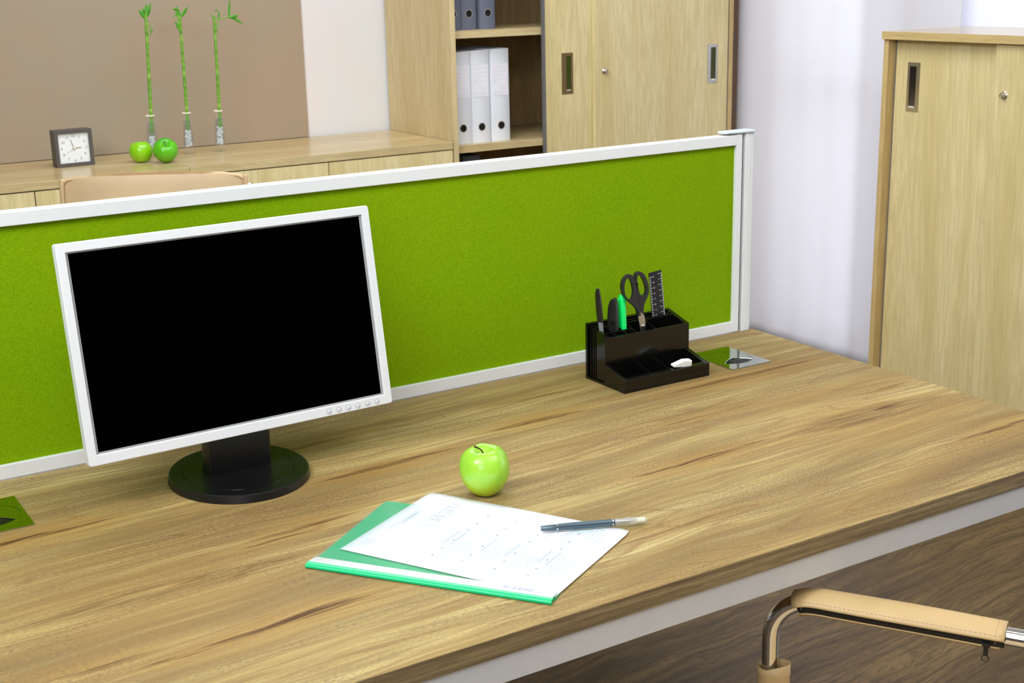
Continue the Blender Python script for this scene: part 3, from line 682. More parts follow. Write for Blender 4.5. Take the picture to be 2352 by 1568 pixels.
hi = smooth2([(1.3470, .8905), (1.3420, .8925), (1.3380, .8990), (1.3362, .9080), (1.3368, .9180), (1.3400, .9250), (1.3445, .9265), (1.3490, .9210), (1.3522, .9120), (1.3536, .9020), (1.3522, .8935), (1.3496, .8900)])
def handle(ho_, hi_, y, th):
    """flat plate with a finger hole, extruded to its thickness"""
    bm = new()
    cx = sum(p[0] for p in hi_)/len(hi_); cz = sum(p[1] for p in hi_)/len(hi_); hi_ = [(cx+(a-cx)*1.10, cz+(b-cz)*1.04) for a, b in hi_]
    for L in (ho_, hi_):
        vs = [bm.verts.new((a-1.372, y-th/2, b-.770)) for a, b in L]
        for k in range(len(vs)): bm.edges.new((vs[k], vs[(k+1) % len(vs)]))
    bmesh.ops.triangle_fill(bm, use_beauty=True, use_dissolve=False, edges=bm.edges[:], normal=(0, -1, 0))
    g_ = bmesh.ops.extrude_face_region(bm, geom=bm.faces[:])
    bmesh.ops.translate(bm, vec=(0, th, 0), verts=[v for v in g_['geom'] if isinstance(v, bmesh.types.BMVert)])
    return bm
obj('handle', handle(ho, hi, -.0012, .0062), 'blk_soft', sc, bevel=.0013)
ho2 = smooth2([(1.3728, .8575), (1.3710, .8700), (1.3686, .8850), (1.3656, .9020), (1.3630, .9160), (1.3612, .9250), (1.3625, .9318), (1.3690, .9345), (1.3765, .9318), (1.3835, .9240), (1.3885, .9130), (1.3910, .9000), (1.3890, .8890), (1.3835, .8800), (1.3800, .8710), (1.3795, .8620), (1.3800, .8570)])
hi2 = smooth2([(1.3752, .8925), (1.3715, .8960), (1.3690, .9040), (1.3668, .9140), (1.3665, .9230), (1.3690, .9275), (1.3745, .9245), (1.3795, .9160), (1.3830, .9060), (1.3840, .8975), (1.3815, .8925), (1.3782, .8910)])
obj('handle', handle(ho2, hi2, .0030, .0060), 'blk_soft', sc, bevel=.0013)
outline_part('blade', [(1.3655, .8600), (1.3735, .8620), (1.3800, .8545), (1.3812, .8485), (1.3780, .8350), (1.3790, .7800), (1.3740, .7800), (1.3715, .8310), (1.3690, .8440)], -.0010, .0012, 'steel', .0002)
outline_part('blade', [(1.3745, .8600), (1.3795, .8600), (1.3835, .8450), (1.3845, .8300), (1.3800, .7800), (1.3750, .7800), (1.3770, .8300)], .0008, .0012, 'steel', .0002)
bm = new(); bmesh.ops.create_uvsphere(bm, u_segments=20, v_segments=12, radius=.0034, matrix=Matrix.Translation(sl_(1.3770, .8375, -.0016)) @ Matrix.Diagonal((1, .6, 1, 1))); obj('rivet', bm, 'steel', sc)
bm = new(); box(bm, (-.0105, -.0042, .1385), (-.0080, -.0006, .1460)); obj('handle_stop', bm, 'blk_gl', sc, bevel=.0005)
# ruler
ru = empty('ruler', (1.4395, 1.8225, .753), 0, 'short black plastic ruler with white centimetre scale, in the rear slot of the organizer', 'ruler')
ru.rotation_euler = (R(-1.0), R(-5.6), 0)
B('body', (-.0140, -.0009, 0), (.0140, .0009, .1710), 'blk', ru, .0005)
bm = new(); F = -.00105
for k in range(0, 151, 5):
    z = .1660-k*.001; ln = .0055 if k % 10 == 0 else .0032
    box(bm, (.0135-ln, F, z-.00025), (.0135, F+.0002, z+.00025)); box(bm, (-.0135, F, z-.0030-.00025), (-.0135+ln, F+.0002, z-.0030+.00025))
for k in range(0, 151): box(bm, (.0122, F, .1660-k*.001-.00018), (.0136, F+.0002, .1660-k*.001+.00018)); box(bm, (-.0136, F, .1630-k*.001-.00018), (-.0122, F+.0002, .1630-k*.001+.00018))
Tf = Matrix.Rotation(PI/2, 4, 'X')
for k in range(0, 15):
    text_bm(bm, str(k), .0034, Matrix.Translation((.0062, F, .1655-k*.010)) @ Tf @ Matrix.Rotation(R(-90), 4, 'Z'), .0001)
    text_bm(bm, str(15-k), .0034, Matrix.Translation((-.0052, F, .1628-k*.010)) @ Tf @ Matrix.Rotation(R(-90), 4, 'Z'), .0001)
obj('scale_print', bm, 'label', ru, smooth=False)
# eraser
er = new(); prof = [(-.0185, -.0038), (.0040, -.0055), (.0185, -.0052), (.0185, .0050), (.0030, .0060), (-.0185, -.0008)]
prism(er, prof, (0, .011, 0), lambda u, v: Vector((u, -.0055, v)))
e_ = obj('eraser', er, 'white', bevel=.0008); e_.location = (1.4100, 1.7335, .7800); e_.rotation_euler = (R(8), R(3), R(-3))
tag(e_, 'small white wedge-shaped eraser resting on the front rim of the organizer', 'eraser')

# ------------------------------------------------------------------ apples
def apple(name, loc, r, label, mat, tilt=(0, 0, 0), group=None, squash=1.0, taper=.0, stem=True, dimple=1.0, stemdir=(-.25, -.1)):
    t = empty(name, loc, 0, label, 'apple', group); bm = new(); prof = []
    n = 40
    for i in range(n+1):
        a = PI*i/n - PI/2  # -90 bottom .. 90 top
        rr = r*math.cos(a)**.82 if math.cos(a) > 0 else 0; z = r*.93*squash*math.sin(a)
        rr *= 1 - taper*(.5-.5*math.sin(a))**1.5
        # top and bottom dimples
        z -= dimple*r*.34*math.exp(-(rr/(r*.27))**2)*(1 if a > 0 else 0); z += r*.20*math.exp(-(rr/(r*.24))**2)*(1 if a < 0 else 0)
        prof.append((max(rr, 0 if i in (0, n) else 1e-4), z))
    prof[0] = (0, prof[0][1]); prof[-1] = (0, prof[-1][1])
    z0 = min(p[1] for p in prof)
    def mod(rr, z, a): return rr*(1+.022*math.cos(5*a)*(abs(z)/r)), z + r*.025*math.cos(5*a)*(1 if z < 0 else .6)*(rr/r)
    lathe(bm, prof, 60, mod=mod); bmesh.ops.remove_doubles(bm, verts=bm.verts[:], dist=1e-5)
    b = obj('flesh', bm, mat, t, ang=180)
    # rotate about the centre, then lift so that the lowest point touches the surface
    Rm = Matrix.Rotation(tilt[2], 4, 'Z') @ Matrix.Rotation(tilt[0], 4, 'X') @ Matrix.Rotation(tilt[1], 4, 'Y')
    b.data.transform(Rm); lo = min(v.co.z for v in b.data.vertices)
    b.data.transform(Matrix.Translation((0, 0, -lo)))
    if stem:
        bm = new(); s0 = Vector((0, 0, prof[-1][1]-.002)); tube(bm, spline([s0, s0+Vector((stemdir[0]*r*.25, stemdir[1]*r*.2, r*.28)), s0+Vector((stemdir[0]*r*.9, stemdir[1]*r, r*.52))], 5), [.0011]*8+[.0013, .0015, .0018], 8)
        s_ = obj('stem', bm, 'stem', t); s_.data.transform(Matrix.Translation((0, 0, -lo)) @ Rm)
    return t
ga = apple_mat('pale_green_apple_skin', (118, 196, 46), (156, 208, 60), (186, 202, 30)); gb = apple_mat('green_apple_skin', (78, 186, 10), (140, 206, 14), (156, 196, 10)); gc = apple_mat('deep_green_apple_skin', (52, 168, 14), (92, 186, 14), (120, 178, 10))
apple('green_apple', (.8638, 1.4783, .75), .0368, 'pale green apple with a short stem on the desk behind the green folder', ga, (R(4), R(-3), 0), None, 1.05, .22, stemdir=(-.45, -.05))
apple('green_apple', (1.262, 4.266, .8735), .0378, 'yellow-green apple left of its darker neighbour on the sideboard', gb, (R(-4), 0, .4), 'green apples on the sideboard', .98, .10, stem=False)
apple('green_apple', (1.3215, 4.203, .8735), .0400, 'darker green apple tipped forward to show its dimple, in front of the first bamboo vase', gc, (R(42), R(-14), .2), 'green apples on the sideboard', .98, .08, stemdir=(-.2, .1), dimple=1.1)

# ------------------------------------------------------------------ report folder, sheet and pen
fo = Vector((.5635, 1.3977)); fs = (Vector((.7521, 1.1486))-fo); fw = fs.length; fx = fs.normalized(); fy = Vector((-fx.y, fx.x))
fold = empty('report_folder', (fo.x, fo.y, .75), math.atan2(fx.y, fx.x), 'green report folder with clear cover and white label strip, lying before the apple', 'folder')
FWd, FH = .3125, .2215
def sheet(bm, L, z0, th, sag=None):
    prism(bm, L, (0, 0, th), lambda u, v: Vector((u, v, z0)))
bm = new(); sheet(bm, rrect(FWd, FH-.006, .007, 4, FWd/2, FH/2+.003), .0004, .0006); obj('back_cover', bm, 'fback', fold, smooth=False)
# rolled green spine: rises from the desk and folds over
bm = new(); sec = [(0.0030, .0000), (.0005, .0006), (.0000, .0022), (.0008, .0042), (.0035, .0056), (.0075, .0062), (.0110, .0060), (.0110, .0054), (.0075, .0055), (.0040, .0049), (.0018, .0038), (.0012, .0022), (.0034, .0008)]
prism(bm, sec, (FWd, 0, 0), lambda u, v: Vector((0, u, v))); obj('spine', bm, 'fgreen', fold, ang=60)
bm = new(); V = []
for i in range(13):
    u = i/12; y = .0078+(.0265-.0078)*u; z = .00635-.0022*u**1.5; V.append([bm.verts.new((x, y, z)) for x in (.0008, FWd-.0012)]); 
for a, b in zip(V, V[1:]): bm.faces.new((a[0], a[1], b[1], b[0]))
o = obj('label_strip', bm, 'strip', fold); m_ = o.modifiers.new('t', 'SOLIDIFY'); m_.thickness = .0003; m_.offset = -1
def cz_(v, u=0):  # height of the clear cover above the desk
    t_ = min(1, max(0, (v-.02)/(FH-.02))); return .0041-.0016*t_ + .0004*math.sin(u*14+v*9)
bm = new(); nu, nv = 24, 18; G = {}
for i in range(nu+1):
    for j in range(nv+1):
        u = FWd*i/nu; v = .0250+(FH-.0270)*j/nv; G[i, j] = bm.verts.new((u, v, cz_(v, u)))
rc = .009
for i in range(nu):
    for j in range(nv): bm.faces.new((G[i, j], G[i+1, j], G[i+1, j+1], G[i, j+1]))
for (i, sx) in ((0, 1), (nu, -1)):
    G[i, nv].co.x += sx*.003; G[i, nv].co.y -= .003
obj('front_cover', bm, 'film', fold, ang=180)
bm = new(); rnd = random.Random(5); x = FWd-.064
while x < FWd-.029:
    w = rnd.choice([.0004, .0007, .0011]); box(bm, (x, .0145, .00635-.0004), (x+w, .0215, .00570+.0002)); x += w+rnd.choice([.0005, .0008, .0012])
box(bm, (FWd-.020, .015, .0058), (FWd-.0185, .018, .00595))
obj('barcode', bm, 'print_d', fold, smooth=False)
# the sheet (A4), slightly turned inside the folder
pTL, pTR = Vector((.8035, 1.5217)), Vector((.9480, 1.2610)); pa = (pTR-pTL).normalized(); pb = Vector((pa.y, -pa.x)) # pb: from top edge towards the spine
sh = empty('paper_sheet', (pTL.x, pTL.y, .7521), math.atan2(pa.y, pa.x), 'white printed A4 form sticking out of the green folder, under the grey pen', 'paper')
# local: +x along the long top edge, -y towards the spine
PWd, PH = .298, .2100
bm = new(); nu, nv = 20, 14; G = {}
for i in range(nu+1):
    for j in range(nv+1):
        u = PWd*i/nu; v = -PH*j/nv; G[i, j] = bm.verts.new((u, v, .0002+.0004*math.sin(u*12)*(1-j/nv)*.3 + .0005*(j/nv)))
for i in range(nu):
    for j in range(nv): bm.faces.new((G[i, j], G[i+1, j], G[i+1, j+1], G[i, j+1]))
for (i, j, sx, sy) in ((0, 0, 1, -1), (nu, 0, -1, -1)): G[i, j].co.x += .0018*sx; G[i, j].co.y += .0018*sy
po = obj('paper', bm, 'paper', sh, ang=180); m_ = po.modifiers.new('t', 'SOLIDIFY'); m_.thickness = .0002; m_.offset = -1
# faint print: text lines run from the spine side to the top edge (along local y)
def pz(u, v): return .00028+.0004*math.sin(u*12)*(1+v/PH)*.3 + .0005*(-v/PH)
def dash(bm, u0, v0, u1, v1):
    a = [bm.verts.new((u, v, pz(u, v))) for u, v in ((u0, v0), (u1, v0), (u1, v1), (u0, v1))]; bm.faces.new(a)
b1, b2 = new(), new(); rnd = random.Random(12)
cols = [.045, .058, .068, .108, .118, .150, .162, .196, .208, .240, .252, .284]
for c_ in cols: dash(b1, c_, -.196, c_+.00035, -.014)
for v in (-.014, -.098, -.102, -.196):
    dash(b1, .045, v, .284, v-.0004)
for u0, u1 in zip(cols[3:], cols[4:]):
    if u1-u0 < .02:
        for half in (-.014, -.100):
            for q_ in (.022, .050, .072):
                dash(b2, u0+.003, half-q_, u0+.0055, half-q_-rnd.uniform(.004, .007)); dash(b1, u0, half-q_+.003, u1, half-q_+.0027)
    else:
        for half in (-.016, -.104):
            u = u0+.004
            while u < u1-.004:
                s = half-rnd.uniform(0, .03)
                dash(b1, u, s, u+.0007, s-rnd.uniform(.018, .055)); u += rnd.choice([.0035, .0045, .006])
    if rnd.random() < .6:
        v = -.100
        for k in range(9): l_ = rnd.uniform(.002, .004); dash(b2, u0-.0038, v, u0-.0018, v-l_); v -= l_+.0012
for k in range(7): # heading block
    for j in range(4):
        if rnd.random() < .8: dash(b2, .048+j*.0045, -.020-k*.011, .0495+j*.0045, -.020-k*.011-rnd.uniform(.004, .009))
for k in range(3): dash(b1, .018+k*.004, -.06, .0188+k*.004, -.135+k*.012)
dash(b2, .0225, -.070, .0240, -.104)
for k in range(5): dash(b1, .012+k*.0035, -.165, .0127+k*.0035, -.196+k*.003)
tag(obj('print', b1, 'print', sh, smooth=False), kind='stuff'); tag(obj('print', b2, 'print_d', sh, smooth=False), kind='stuff')
# pen
p0, p1 = Vector((.8498, 1.3184, .7590)), Vector((.9769, 1.2677, .7578)); t = empty('ink_pen', p0, 0, 'slate grey pen with clear cap lying across the printed sheet', 'pen')
d = p1-p0; t.rotation_euler = d.to_track_quat('Z', 'Y').to_euler(); L = d.length
bm = new(); lathe(bm, [(0, 0), (.0029, 0), (.0034, .0008), (.0042, .0203), (0, .0203)], 28); obj('end_plug', bm, 'slate', t)
bm = new(); lathe(bm, [(0, .0207), (.0043, .0207), (.0046, .045), (.0046, .0925), (0, .0925)], 28); obj('barrel', bm, 'slate', t)
bm = new(); lathe(bm, [(0, .0200), (.00435, .0200), (.00445, .0212), (0, .0212)], 28); obj('trim_ring', bm, 'chrome', t)
bm = new(); lathe(bm, [(0, .0921), (.0047, .0921), (.0047, .0934), (0, .0934)], 28); obj('trim_ring', bm, 'chrome', t)
bm = new(); lathe(bm, [(0, .0934), (.0044, .0934), (.0044, .0955), (0, .0955)], 28); obj('collar', bm, 'slate', t)
bm = new(); lathe(bm, [(0, .0957), (.0034, .0957), (.0033, .1135), (.0020, .117), (.0012, .1225), (0, .1235)], 24); obj('grip', bm, 'steel', t)
bm = new(); lathe(bm, [(.0044, .0957), (.0046, .098), (.0045, .125), (.0041, L-.001), (.0036, L), (0, L)], 28); obj('clear_cap', bm, 'clearp', t)
bm = new(); lathe(bm, [(0, .1245), (.0036, .1245), (.0034, L-.002), (0, L-.002)], 24); obj('cap_insert', bm, 'cork', t)

# ------------------------------------------------------------------ sideboard units and tall bookcase along the back wall
BZ, BF, BK = .8735, 4.05, WY-.014
def sideboard(x0, x1, label):
    cx = (x0+x1)/2; t = empty('sideboard', (cx, 4.30, 0), 0, label, 'sideboard', 'oak sideboards along the back wall')
    g = lambda p: (p[0]-cx, p[1]-4.30, p[2])
    def q_(n_, a, b, m_, bv=.0008): return B(n_, g(a), g(b), m_, t, bv)
    q_('top_panel', (x0+.0006, BF, BZ-.0255), (x1-.0006, BK, BZ), 'oak_x')
    q_('side_panel', (x0+.0006, BF+.022, .0), (x0+.0186, BK, BZ-.0257), 'oak_z'); q_('side_panel', (x1-.0186, BF+.022, .0), (x1-.0006, BK, BZ-.0257), 'oak_z')
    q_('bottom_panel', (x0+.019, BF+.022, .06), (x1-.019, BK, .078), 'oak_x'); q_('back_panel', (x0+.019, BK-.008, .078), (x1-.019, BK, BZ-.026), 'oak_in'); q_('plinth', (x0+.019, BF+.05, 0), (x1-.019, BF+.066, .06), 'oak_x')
    for a, b, s in ((x0+.0015, cx-.0015, 1), (cx+.0015, x1-.0015, -1)):
        dr = q_('door', (a, BF+.002, .064), (b, BF+.020, BZ-.0290), 'oak_z2')
        hx = b-.04 if s > 0 else a+.04
        bm = new(); tube(bm, [g(p) for p in ((hx, BF+.002, .68), (hx, BF-.022, .685), (hx, BF-.024, .69), (hx, BF-.024, .79), (hx, BF-.022, .795), (hx, BF+.002, .80))], .004, 10); obj('handle', bm, 'satin', dr)
    return t
sideboard(1.343, 2.2785, 'oak sideboard unit next to the tall bookcase, with two bamboo vases standing on it')
sideboard(.4075, 1.343, 'oak sideboard unit at the left, carrying the square clock and the two apples')

bx0, bx1, bzt = 2.282, 3.530, 1.98
bc = empty('tall_bookcase', (2.906, 4.30, 0), 0, 'tall oak sliding-door bookcase with open shelves full of ring binders, against the back wall', 'bookcase')
g = lambda p: (p[0]-2.906, p[1]-4.30, p[2])
def q_(n_, a, b, m_, bv=.0008, par=None):
    o = B(n_, g(a), g(b), m_, par or bc, bv); return o
q_('side_panel', (bx0, BF, 0), (bx0+.0195, BK, bzt), 'oak_z'); q_('side_panel', (bx1-.0195, BF, 0), (bx1, BK, bzt), 'oak_edge')
q_('top_panel', (bx0-.003, BF-.002, bzt+.0003), (bx1+.003, BK, bzt+.025), 'oak_x'); q_('bottom_panel', (bx0+.020, BF+.005, .07), (bx1-.020, BK, .09), 'oak_x'); q_('plinth', (bx0+.02, BF+.03, 0), (bx1-.02, BF+.046, .07), 'oak_x')
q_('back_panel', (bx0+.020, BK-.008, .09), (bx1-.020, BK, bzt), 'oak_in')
SHZ = [.46, .8513, 1.2420, 1.63]
for z in SHZ: q_('shelf', (bx0+.0197, BF+.040, z-.0262), (bx1-.0197, BK-.0085, z), 'oak_x')
q_('divider', (2.905-.009, BF+.060, .09), (2.905+.009, BK-.0085, .433), 'oak_in')
def slide_door(x0, x1, y0, hx0, hx1, hz0, hz1, lock=None):
    """sliding door with a recessed rectangular pull: the opening is cut as real geometry"""
    bm = new(); y1 = y0+.018
    ring_prism(bm, [(x0, .095), (x1, .095), (x1, bzt-.004), (x0, bzt-.004)], [(hx0+.004, hz0+.004), (hx1-.004, hz0+.004), (hx1-.004, hz1-.004), (hx0+.004, hz1-.004)], (0, .018, 0), lambda u, v: Vector(g((u, y0, v))))
    dr = obj('sliding_door', bm, 'oak_z2', bc, smooth=False)
    bm = new(); ring_prism(bm, [(hx0, hz0), (hx1, hz0), (hx1, hz1), (hx0, hz1)], [(hx0+.009, hz0+.012), (hx1-.009, hz0+.012), (hx1-.009, hz1-.012), (hx0+.009, hz1-.012)], (0, .003, 0), lambda u, v: Vector(g((u, y0-.0018, v))))
    box(bm, g((hx0+.005, y0+.0125, hz0+.005)), g((hx1-.005, y0+.0145, hz1-.005)))
    for a, b in (((hx0+.0075, y0, hz0+.010), (hx0+.009, y0+.013, hz1-.010)), ((hx1-.009, y0, hz0+.010), (hx1-.0075, y0+.013, hz1-.010)), ((hx0+.008, y0, hz0+.0105), (hx1-.008, y0+.013, hz0+.012)), ((hx0+.008, y0, hz1-.012), (hx1-.008, y0+.013, hz1-.0105))): box(bm, g(a), g(b))
    obj('recessed_handle', bm, 'handle', dr, smooth=False)
    if lock:
        lx, lz = lock; bm = new()
        m4 = Matrix.Translation(g((lx, y0, lz))) @ Matrix.Rotation(PI/2, 4, 'X')
        lathe(bm, [(0, 0), (.0115, 0), (.0115, .002), (.0085, .004), (.0072, .006), (.0072, .013), (.0060, .0145), (.0030, .0145), (.0026, .0120), (0, .0120)], 28); bmesh.ops.transform(bm, matrix=m4, verts=bm.verts[:]); obj('lock', bm, 'satin', dr)
    return dr
slide_door(2.6790, 3.24, BF+.0215, 2.746, 2.7945, 1.0030, 1.1485)
slide_door(2.8790, 3.5035, BF+.0005, 3.404, 3.4525, 1.0040, 1.1500, (2.921, 1.077))
q_('brush_strip', (2.6720, BF+.0225, .095), (2.6790, BF+.0385, bzt-.004), 'brush', 0)
q_('brush_strip', (3.5036, BF+.003, .095), (3.5100, BF+.0185, bzt-.004), 'brush', 0)

# binders
def binder(x0, x1, z, y, mat, label, group, lab, h=.318, ringmat='satin'):
    cx = (x0+x1)/2; w = x1-x0; t = empty('ring_binder', (cx, y, z), 0, label, 'binder', group); dp = .285
    bm = new(); ov = [(-w/2, dp), (-w/2, .003), (-w/2+.003, 0), (w/2-.003, 0), (w/2, .003), (w/2, dp), (w/2-.0025, dp), (w/2-.0025, .0035), (-w/2+.0025, .0035), (-w/2+.0025, dp)]
    prism(bm, ov, (0, 0, h)); obj('cover', bm, mat, t, ang=50)
    B('paper_block', (-w/2+.004, .022, .008), (w/2-.012, dp-.012, h-.012), 'pages', t)
    T = Matrix.Translation((0, 0, .0545)) @ Matrix.Rotation(PI/2, 4, 'X')
    bm = new(); cyl(bm, (0, .0005, .0545), (0, -.0006, .0545), .0118, n=28); obj('finger_hole', bm, 'hole', t)
    bm = new(); lathe(bm, [(.0118, -.0004), (.0124, .0012), (.0140, .0012), (.0146, 0), (.0140, -.0002)], 32); bmesh.ops.transform(bm, matrix=T, verts=bm.verts[:]); obj('hole_ring', bm, ringmat, t)
    if lab:
        l_ = B('spine_label', (-w/2+.007, -.0006, .158), (w/2-.007, -.0001, .272), 'label', t)
        bm = new()
        for z_ in (.270, .2575, .243, .229, .2145, .170, .160): box(bm, (-w/2+.009, -.0009, z_), (w/2-.009, -.0006, z_+.0006))
        obj('label_lines', bm, 'labell', l_, smooth=False)
    return t
yb = 4.13
gg, gw = 'grey binders on the upper shelf', 'white binders on the middle shelf'
binder(2.3085, 2.3712, 1.2421, yb, 'bgrey', 'blue-grey ring binder half hidden behind the side panel, leftmost on the upper shelf', gg, False)
binder(2.3722, 2.4330, 1.2421, yb, 'bgrey', 'blue-grey ring binder in the middle of the three on the upper shelf', gg, False)
binder(2.4485, 2.5100, 1.2421, yb, 'bgrey', 'blue-grey ring binder standing apart, rightmost on the upper shelf', gg, False)
binder(2.3290, 2.4050, .8514, yb, 'bwhite', 'white ring binder leftmost on the middle shelf, next to the side panel', gw, True, .318)
binder(2.4060, 2.4800, .8514, yb, 'bwhite', 'white ring binder in the middle of the three on the middle shelf', gw, True, .320)
binder(2.4860, 2.5615, .8514, yb, 'bwhite', 'white ring binder standing rightmost on the middle shelf', gw, True, .322)
binder(2.3740, 2.4430, .4601, yb+.02, 'bdark', 'charcoal ring binder on the dark lower shelf under the white ones', 'charcoal binders on the lower shelf', False, .345)

# ------------------------------------------------------------------ clock
ck = empty('desk_clock', (1.0675, 4.3114, .8737), R(3.5), 'square dark grey desk clock with white dial, on the left of the sideboard', 'clock')
CW, CH, CD = .1185, .1140, .045
fr_ = lambda dep: (lambda u, v: Vector((u, dep, v+CH/2)))
bm = new(); ring_prism(bm, rrect(CW, CH, .002, 2), rrect(CW-.022, CH-.022, .001, 2), (0, CD, 0), fr_(0)); obj('case', bm, 'clockf', ck, bevel=.0010)
bm = new(); prism(bm, rrect(CW-.021, CH-.021, .001, 2), (0, .004, 0), fr_(.008)); obj('dial', bm, 'dial', ck, smooth=False)
bm = new(); prism(bm, rrect(CW-.021, CH-.021, .001, 2), (0, .003, 0), fr_(CD-.004)); obj('back_cover', bm, 'clockf', ck, smooth=False)
bm = new(); dx = .001
for k in range(1, 13):
    a = R(90-30*k); text_bm(bm, str(k), .0118, Matrix.Translation((dx+.0385*math.cos(a), .0077, CH/2-.001+.0385*math.sin(a))) @ Tf, .00015)
obj('numerals', bm, 'num', ck, smooth=False)
def hand(ang, ln, w, y, m_='hand', name='clock_hand'):
    a = R(90-ang); d_ = Vector((math.cos(a), 0, math.sin(a))); n_ = Vector((-d_.z, 0, d_.x)); c_ = Vector((dx, y, CH/2-.001)); bm = new()
    P = [c_-d_*.006+n_*w/2, c_+d_*ln+n_*w/2, c_+d_*ln-n_*w/2, c_-d_*.006-n_*w/2]; a1 = [bm.verts.new(p) for p in P]; b1_ = [bm.verts.new(p+Vector((0, .0005, 0))) for p in P]
    bm.faces.new(a1); bm.faces.new(b1_[::-1])
    for i in range(4): bm.faces.new((a1[i], a1[(i+1) % 4], b1_[(i+1) % 4], b1_[i]))
    obj(name, bm, m_, ck, smooth=False)
hand(87, .0225, .0028, .0065); hand(340, .0285, .0022, .0058); hand(242, .026, .0007, .0050)
bm = new(); lathe(bm, [(0, .0030), (.0020, .0030), (.0028, .0020), (.0028, -.003)], 20); bmesh.ops.transform(bm, matrix=Matrix.Translation((dx, .0050, CH/2-.001)) @ Matrix.Rotation(PI/2, 4, 'X'), verts=bm.verts[:]); obj('hand_hub', bm, 'white', ck)

# ------------------------------------------------------------------ bamboo in glass vases
VG, BG = 'glass vases on the sideboard', 'bamboo stalks in glass vases'
def vase(x, y, label):
    t = empty('glass_vase', (x, y, BZ+.0002), 0, label, 'vase', VG)
    bm = new(); lathe(bm, [(0, 0), (.0178, 0), (.0186, .002), (.0190, .06), (.0180, .112), (.0172, .112), (.0172, .026), (.0150, .022), (0, .022)], 32); obj('outer_glass', bm, 'glass', t, ang=40)
    bm = new(); lathe(bm, [(.0150, .024), (.0145, .07), (.0115, .108), (.0112, .134), (.0104, .134), (.0104, .108), (.0139, .07), (.0143, .024)], 32); obj('inner_tube', bm, 'glass', t, ang=60)
    bm = new(); tube(bm, [(.0128*math.cos(2*PI*i/32), .0128*math.sin(2*PI*i/32), .1345) for i in range(32)], .0024, 10, closed=True); obj('rim_ring', bm, 'cork', t); return t
def gel(t, h, seed, lean):
    rnd = random.Random(seed); bm = new()
    for k in range(150):
        z = rnd.uniform(.026, h); f = 1-.25*(z/h); a = rnd.uniform(0, 6.28); rr = .0112*math.sqrt(rnd.random())*f
        bmesh.ops.create_icosphere(bm, subdivisions=1, radius=rnd.uniform(.0026, .0040), matrix=Matrix.Translation((rr*math.cos(a)+lean*(z-.05), rr*math.sin(a), z)) @ Matrix.Rotation(rnd.uniform(0, 3), 4, 'X'))
    tag(obj('gel_crystals', bm, 'gel', t), kind='stuff')
def leafmesh(p, d, ln, w, droop=.3, up=Vector((0, -1, 0))):
    bm = new(); d = Vector(d).normalized(); p = Vector(p); sd = d.cross(up).normalized(); n = 9; V = []
    for i in range(n):
        t_ = i/(n-1); c_ = p + d*ln*t_ + Vector((0, 0, -droop*ln*t_*t_)); ww = w*math.sin(PI*min(1, t_*.88+.10))**.8*(1-t_**4)+.0002
        V.append([bm.verts.new(c_+sd*ww+up*.001), bm.verts.new(c_-up*.0004*0), bm.verts.new(c_-sd*ww+up*.001)])
    for a, b in zip(V, V[1:]): bm.faces.new((a[0], a[1], b[1], b[0])); bm.faces.new((a[1], a[2], b[2], b[1]))
    return bm
def bamboo(x, y, lean, z1, nodes, label, leaves, shoots, r=.0054):
    t = empty('bamboo_stalk', (x, y, BZ+.075), 0, label, 'bamboo', BG)
    H = z1-(BZ+.075); f = lambda z: Vector((lean*z/H, 0, z)); bm = new()
    n = 40; pts = [f(H*i/n) for i in range(n+1)]; zs = [H*(k+.6)/nodes for k in range(nodes)]
    rad = [r*(1.02-.14*i/n) for i in range(n+1)]; tube(bm, pts, rad, 14); obj('stalk', bm, 'bam', t)
    for z in zs:
        bm = new(); c_ = f(z); rr = r*(1.02-.14*z/H)
        tube(bm, [(c_.x+(rr+.0003)*math.cos(2*PI*i/16), (rr+.0003)*math.sin(2*PI*i/16), z+.0008*math.cos(2*PI*i/16)) for i in range(16)], .0009, 6, closed=True); obj('node_ring', bm, 'node', t)
    for zf, pts_, rr in shoots:
        bm = new(); b_ = f(H*zf); tube(bm, spline([b_+Vector(p) for p in pts_], 5), rr, 8); obj('shoot', bm, 'bam', t)
    for zf, off, d_, ln, w, dr in leaves:
        m_ = leafmesh(f(H*zf)+Vector(off), d_, ln*1.12, w*1.35, dr); o = obj('leaf', m_, 'leaf', t, ang=180); s_ = o.modifiers.new('t', 'SOLIDIFY'); s_.thickness = .0004
    return t
v1 = vase(1.3295, 4.3600, 'slim glass vase half hidden behind the two green apples'); gel(v1, .066, 1, 0)
v2 = vase(1.4515, 4.3610, 'slim glass vase in the middle of the row of three'); gel(v2, .078, 2, .02)
v3 = vase(1.5570, 4.3517, 'slim glass vase at the right end of the row, nearest the bookcase'); gel(v3, .082, 3, .05)
bamboo(1.3310, 4.3600, .0150, 1.330, 11, 'bamboo stalk with upright leaf tuft in the leftmost vase', [
    (.97, (0, 0, 0), (.45, -.1, 1), .042, .0060, -.05), (.96, (-.002, 0, 0), (-.7, -.1, 1), .034, .0045, .05), (.97, (-.002, 0, .002), (-.25, .1, 1), .026, .0040, 0), (1.0, (0, 0, 0), (.15, 0, 1), .026, .0050, 0), (.83, (.012, 0, .004), (.5, 0, .8), .016, .0022, .1)],
    [(.90, [(.004, 0, -.035), (.010, 0, -.030), (.013, 0, -.012), (.011, 0, .008)], .0018)])
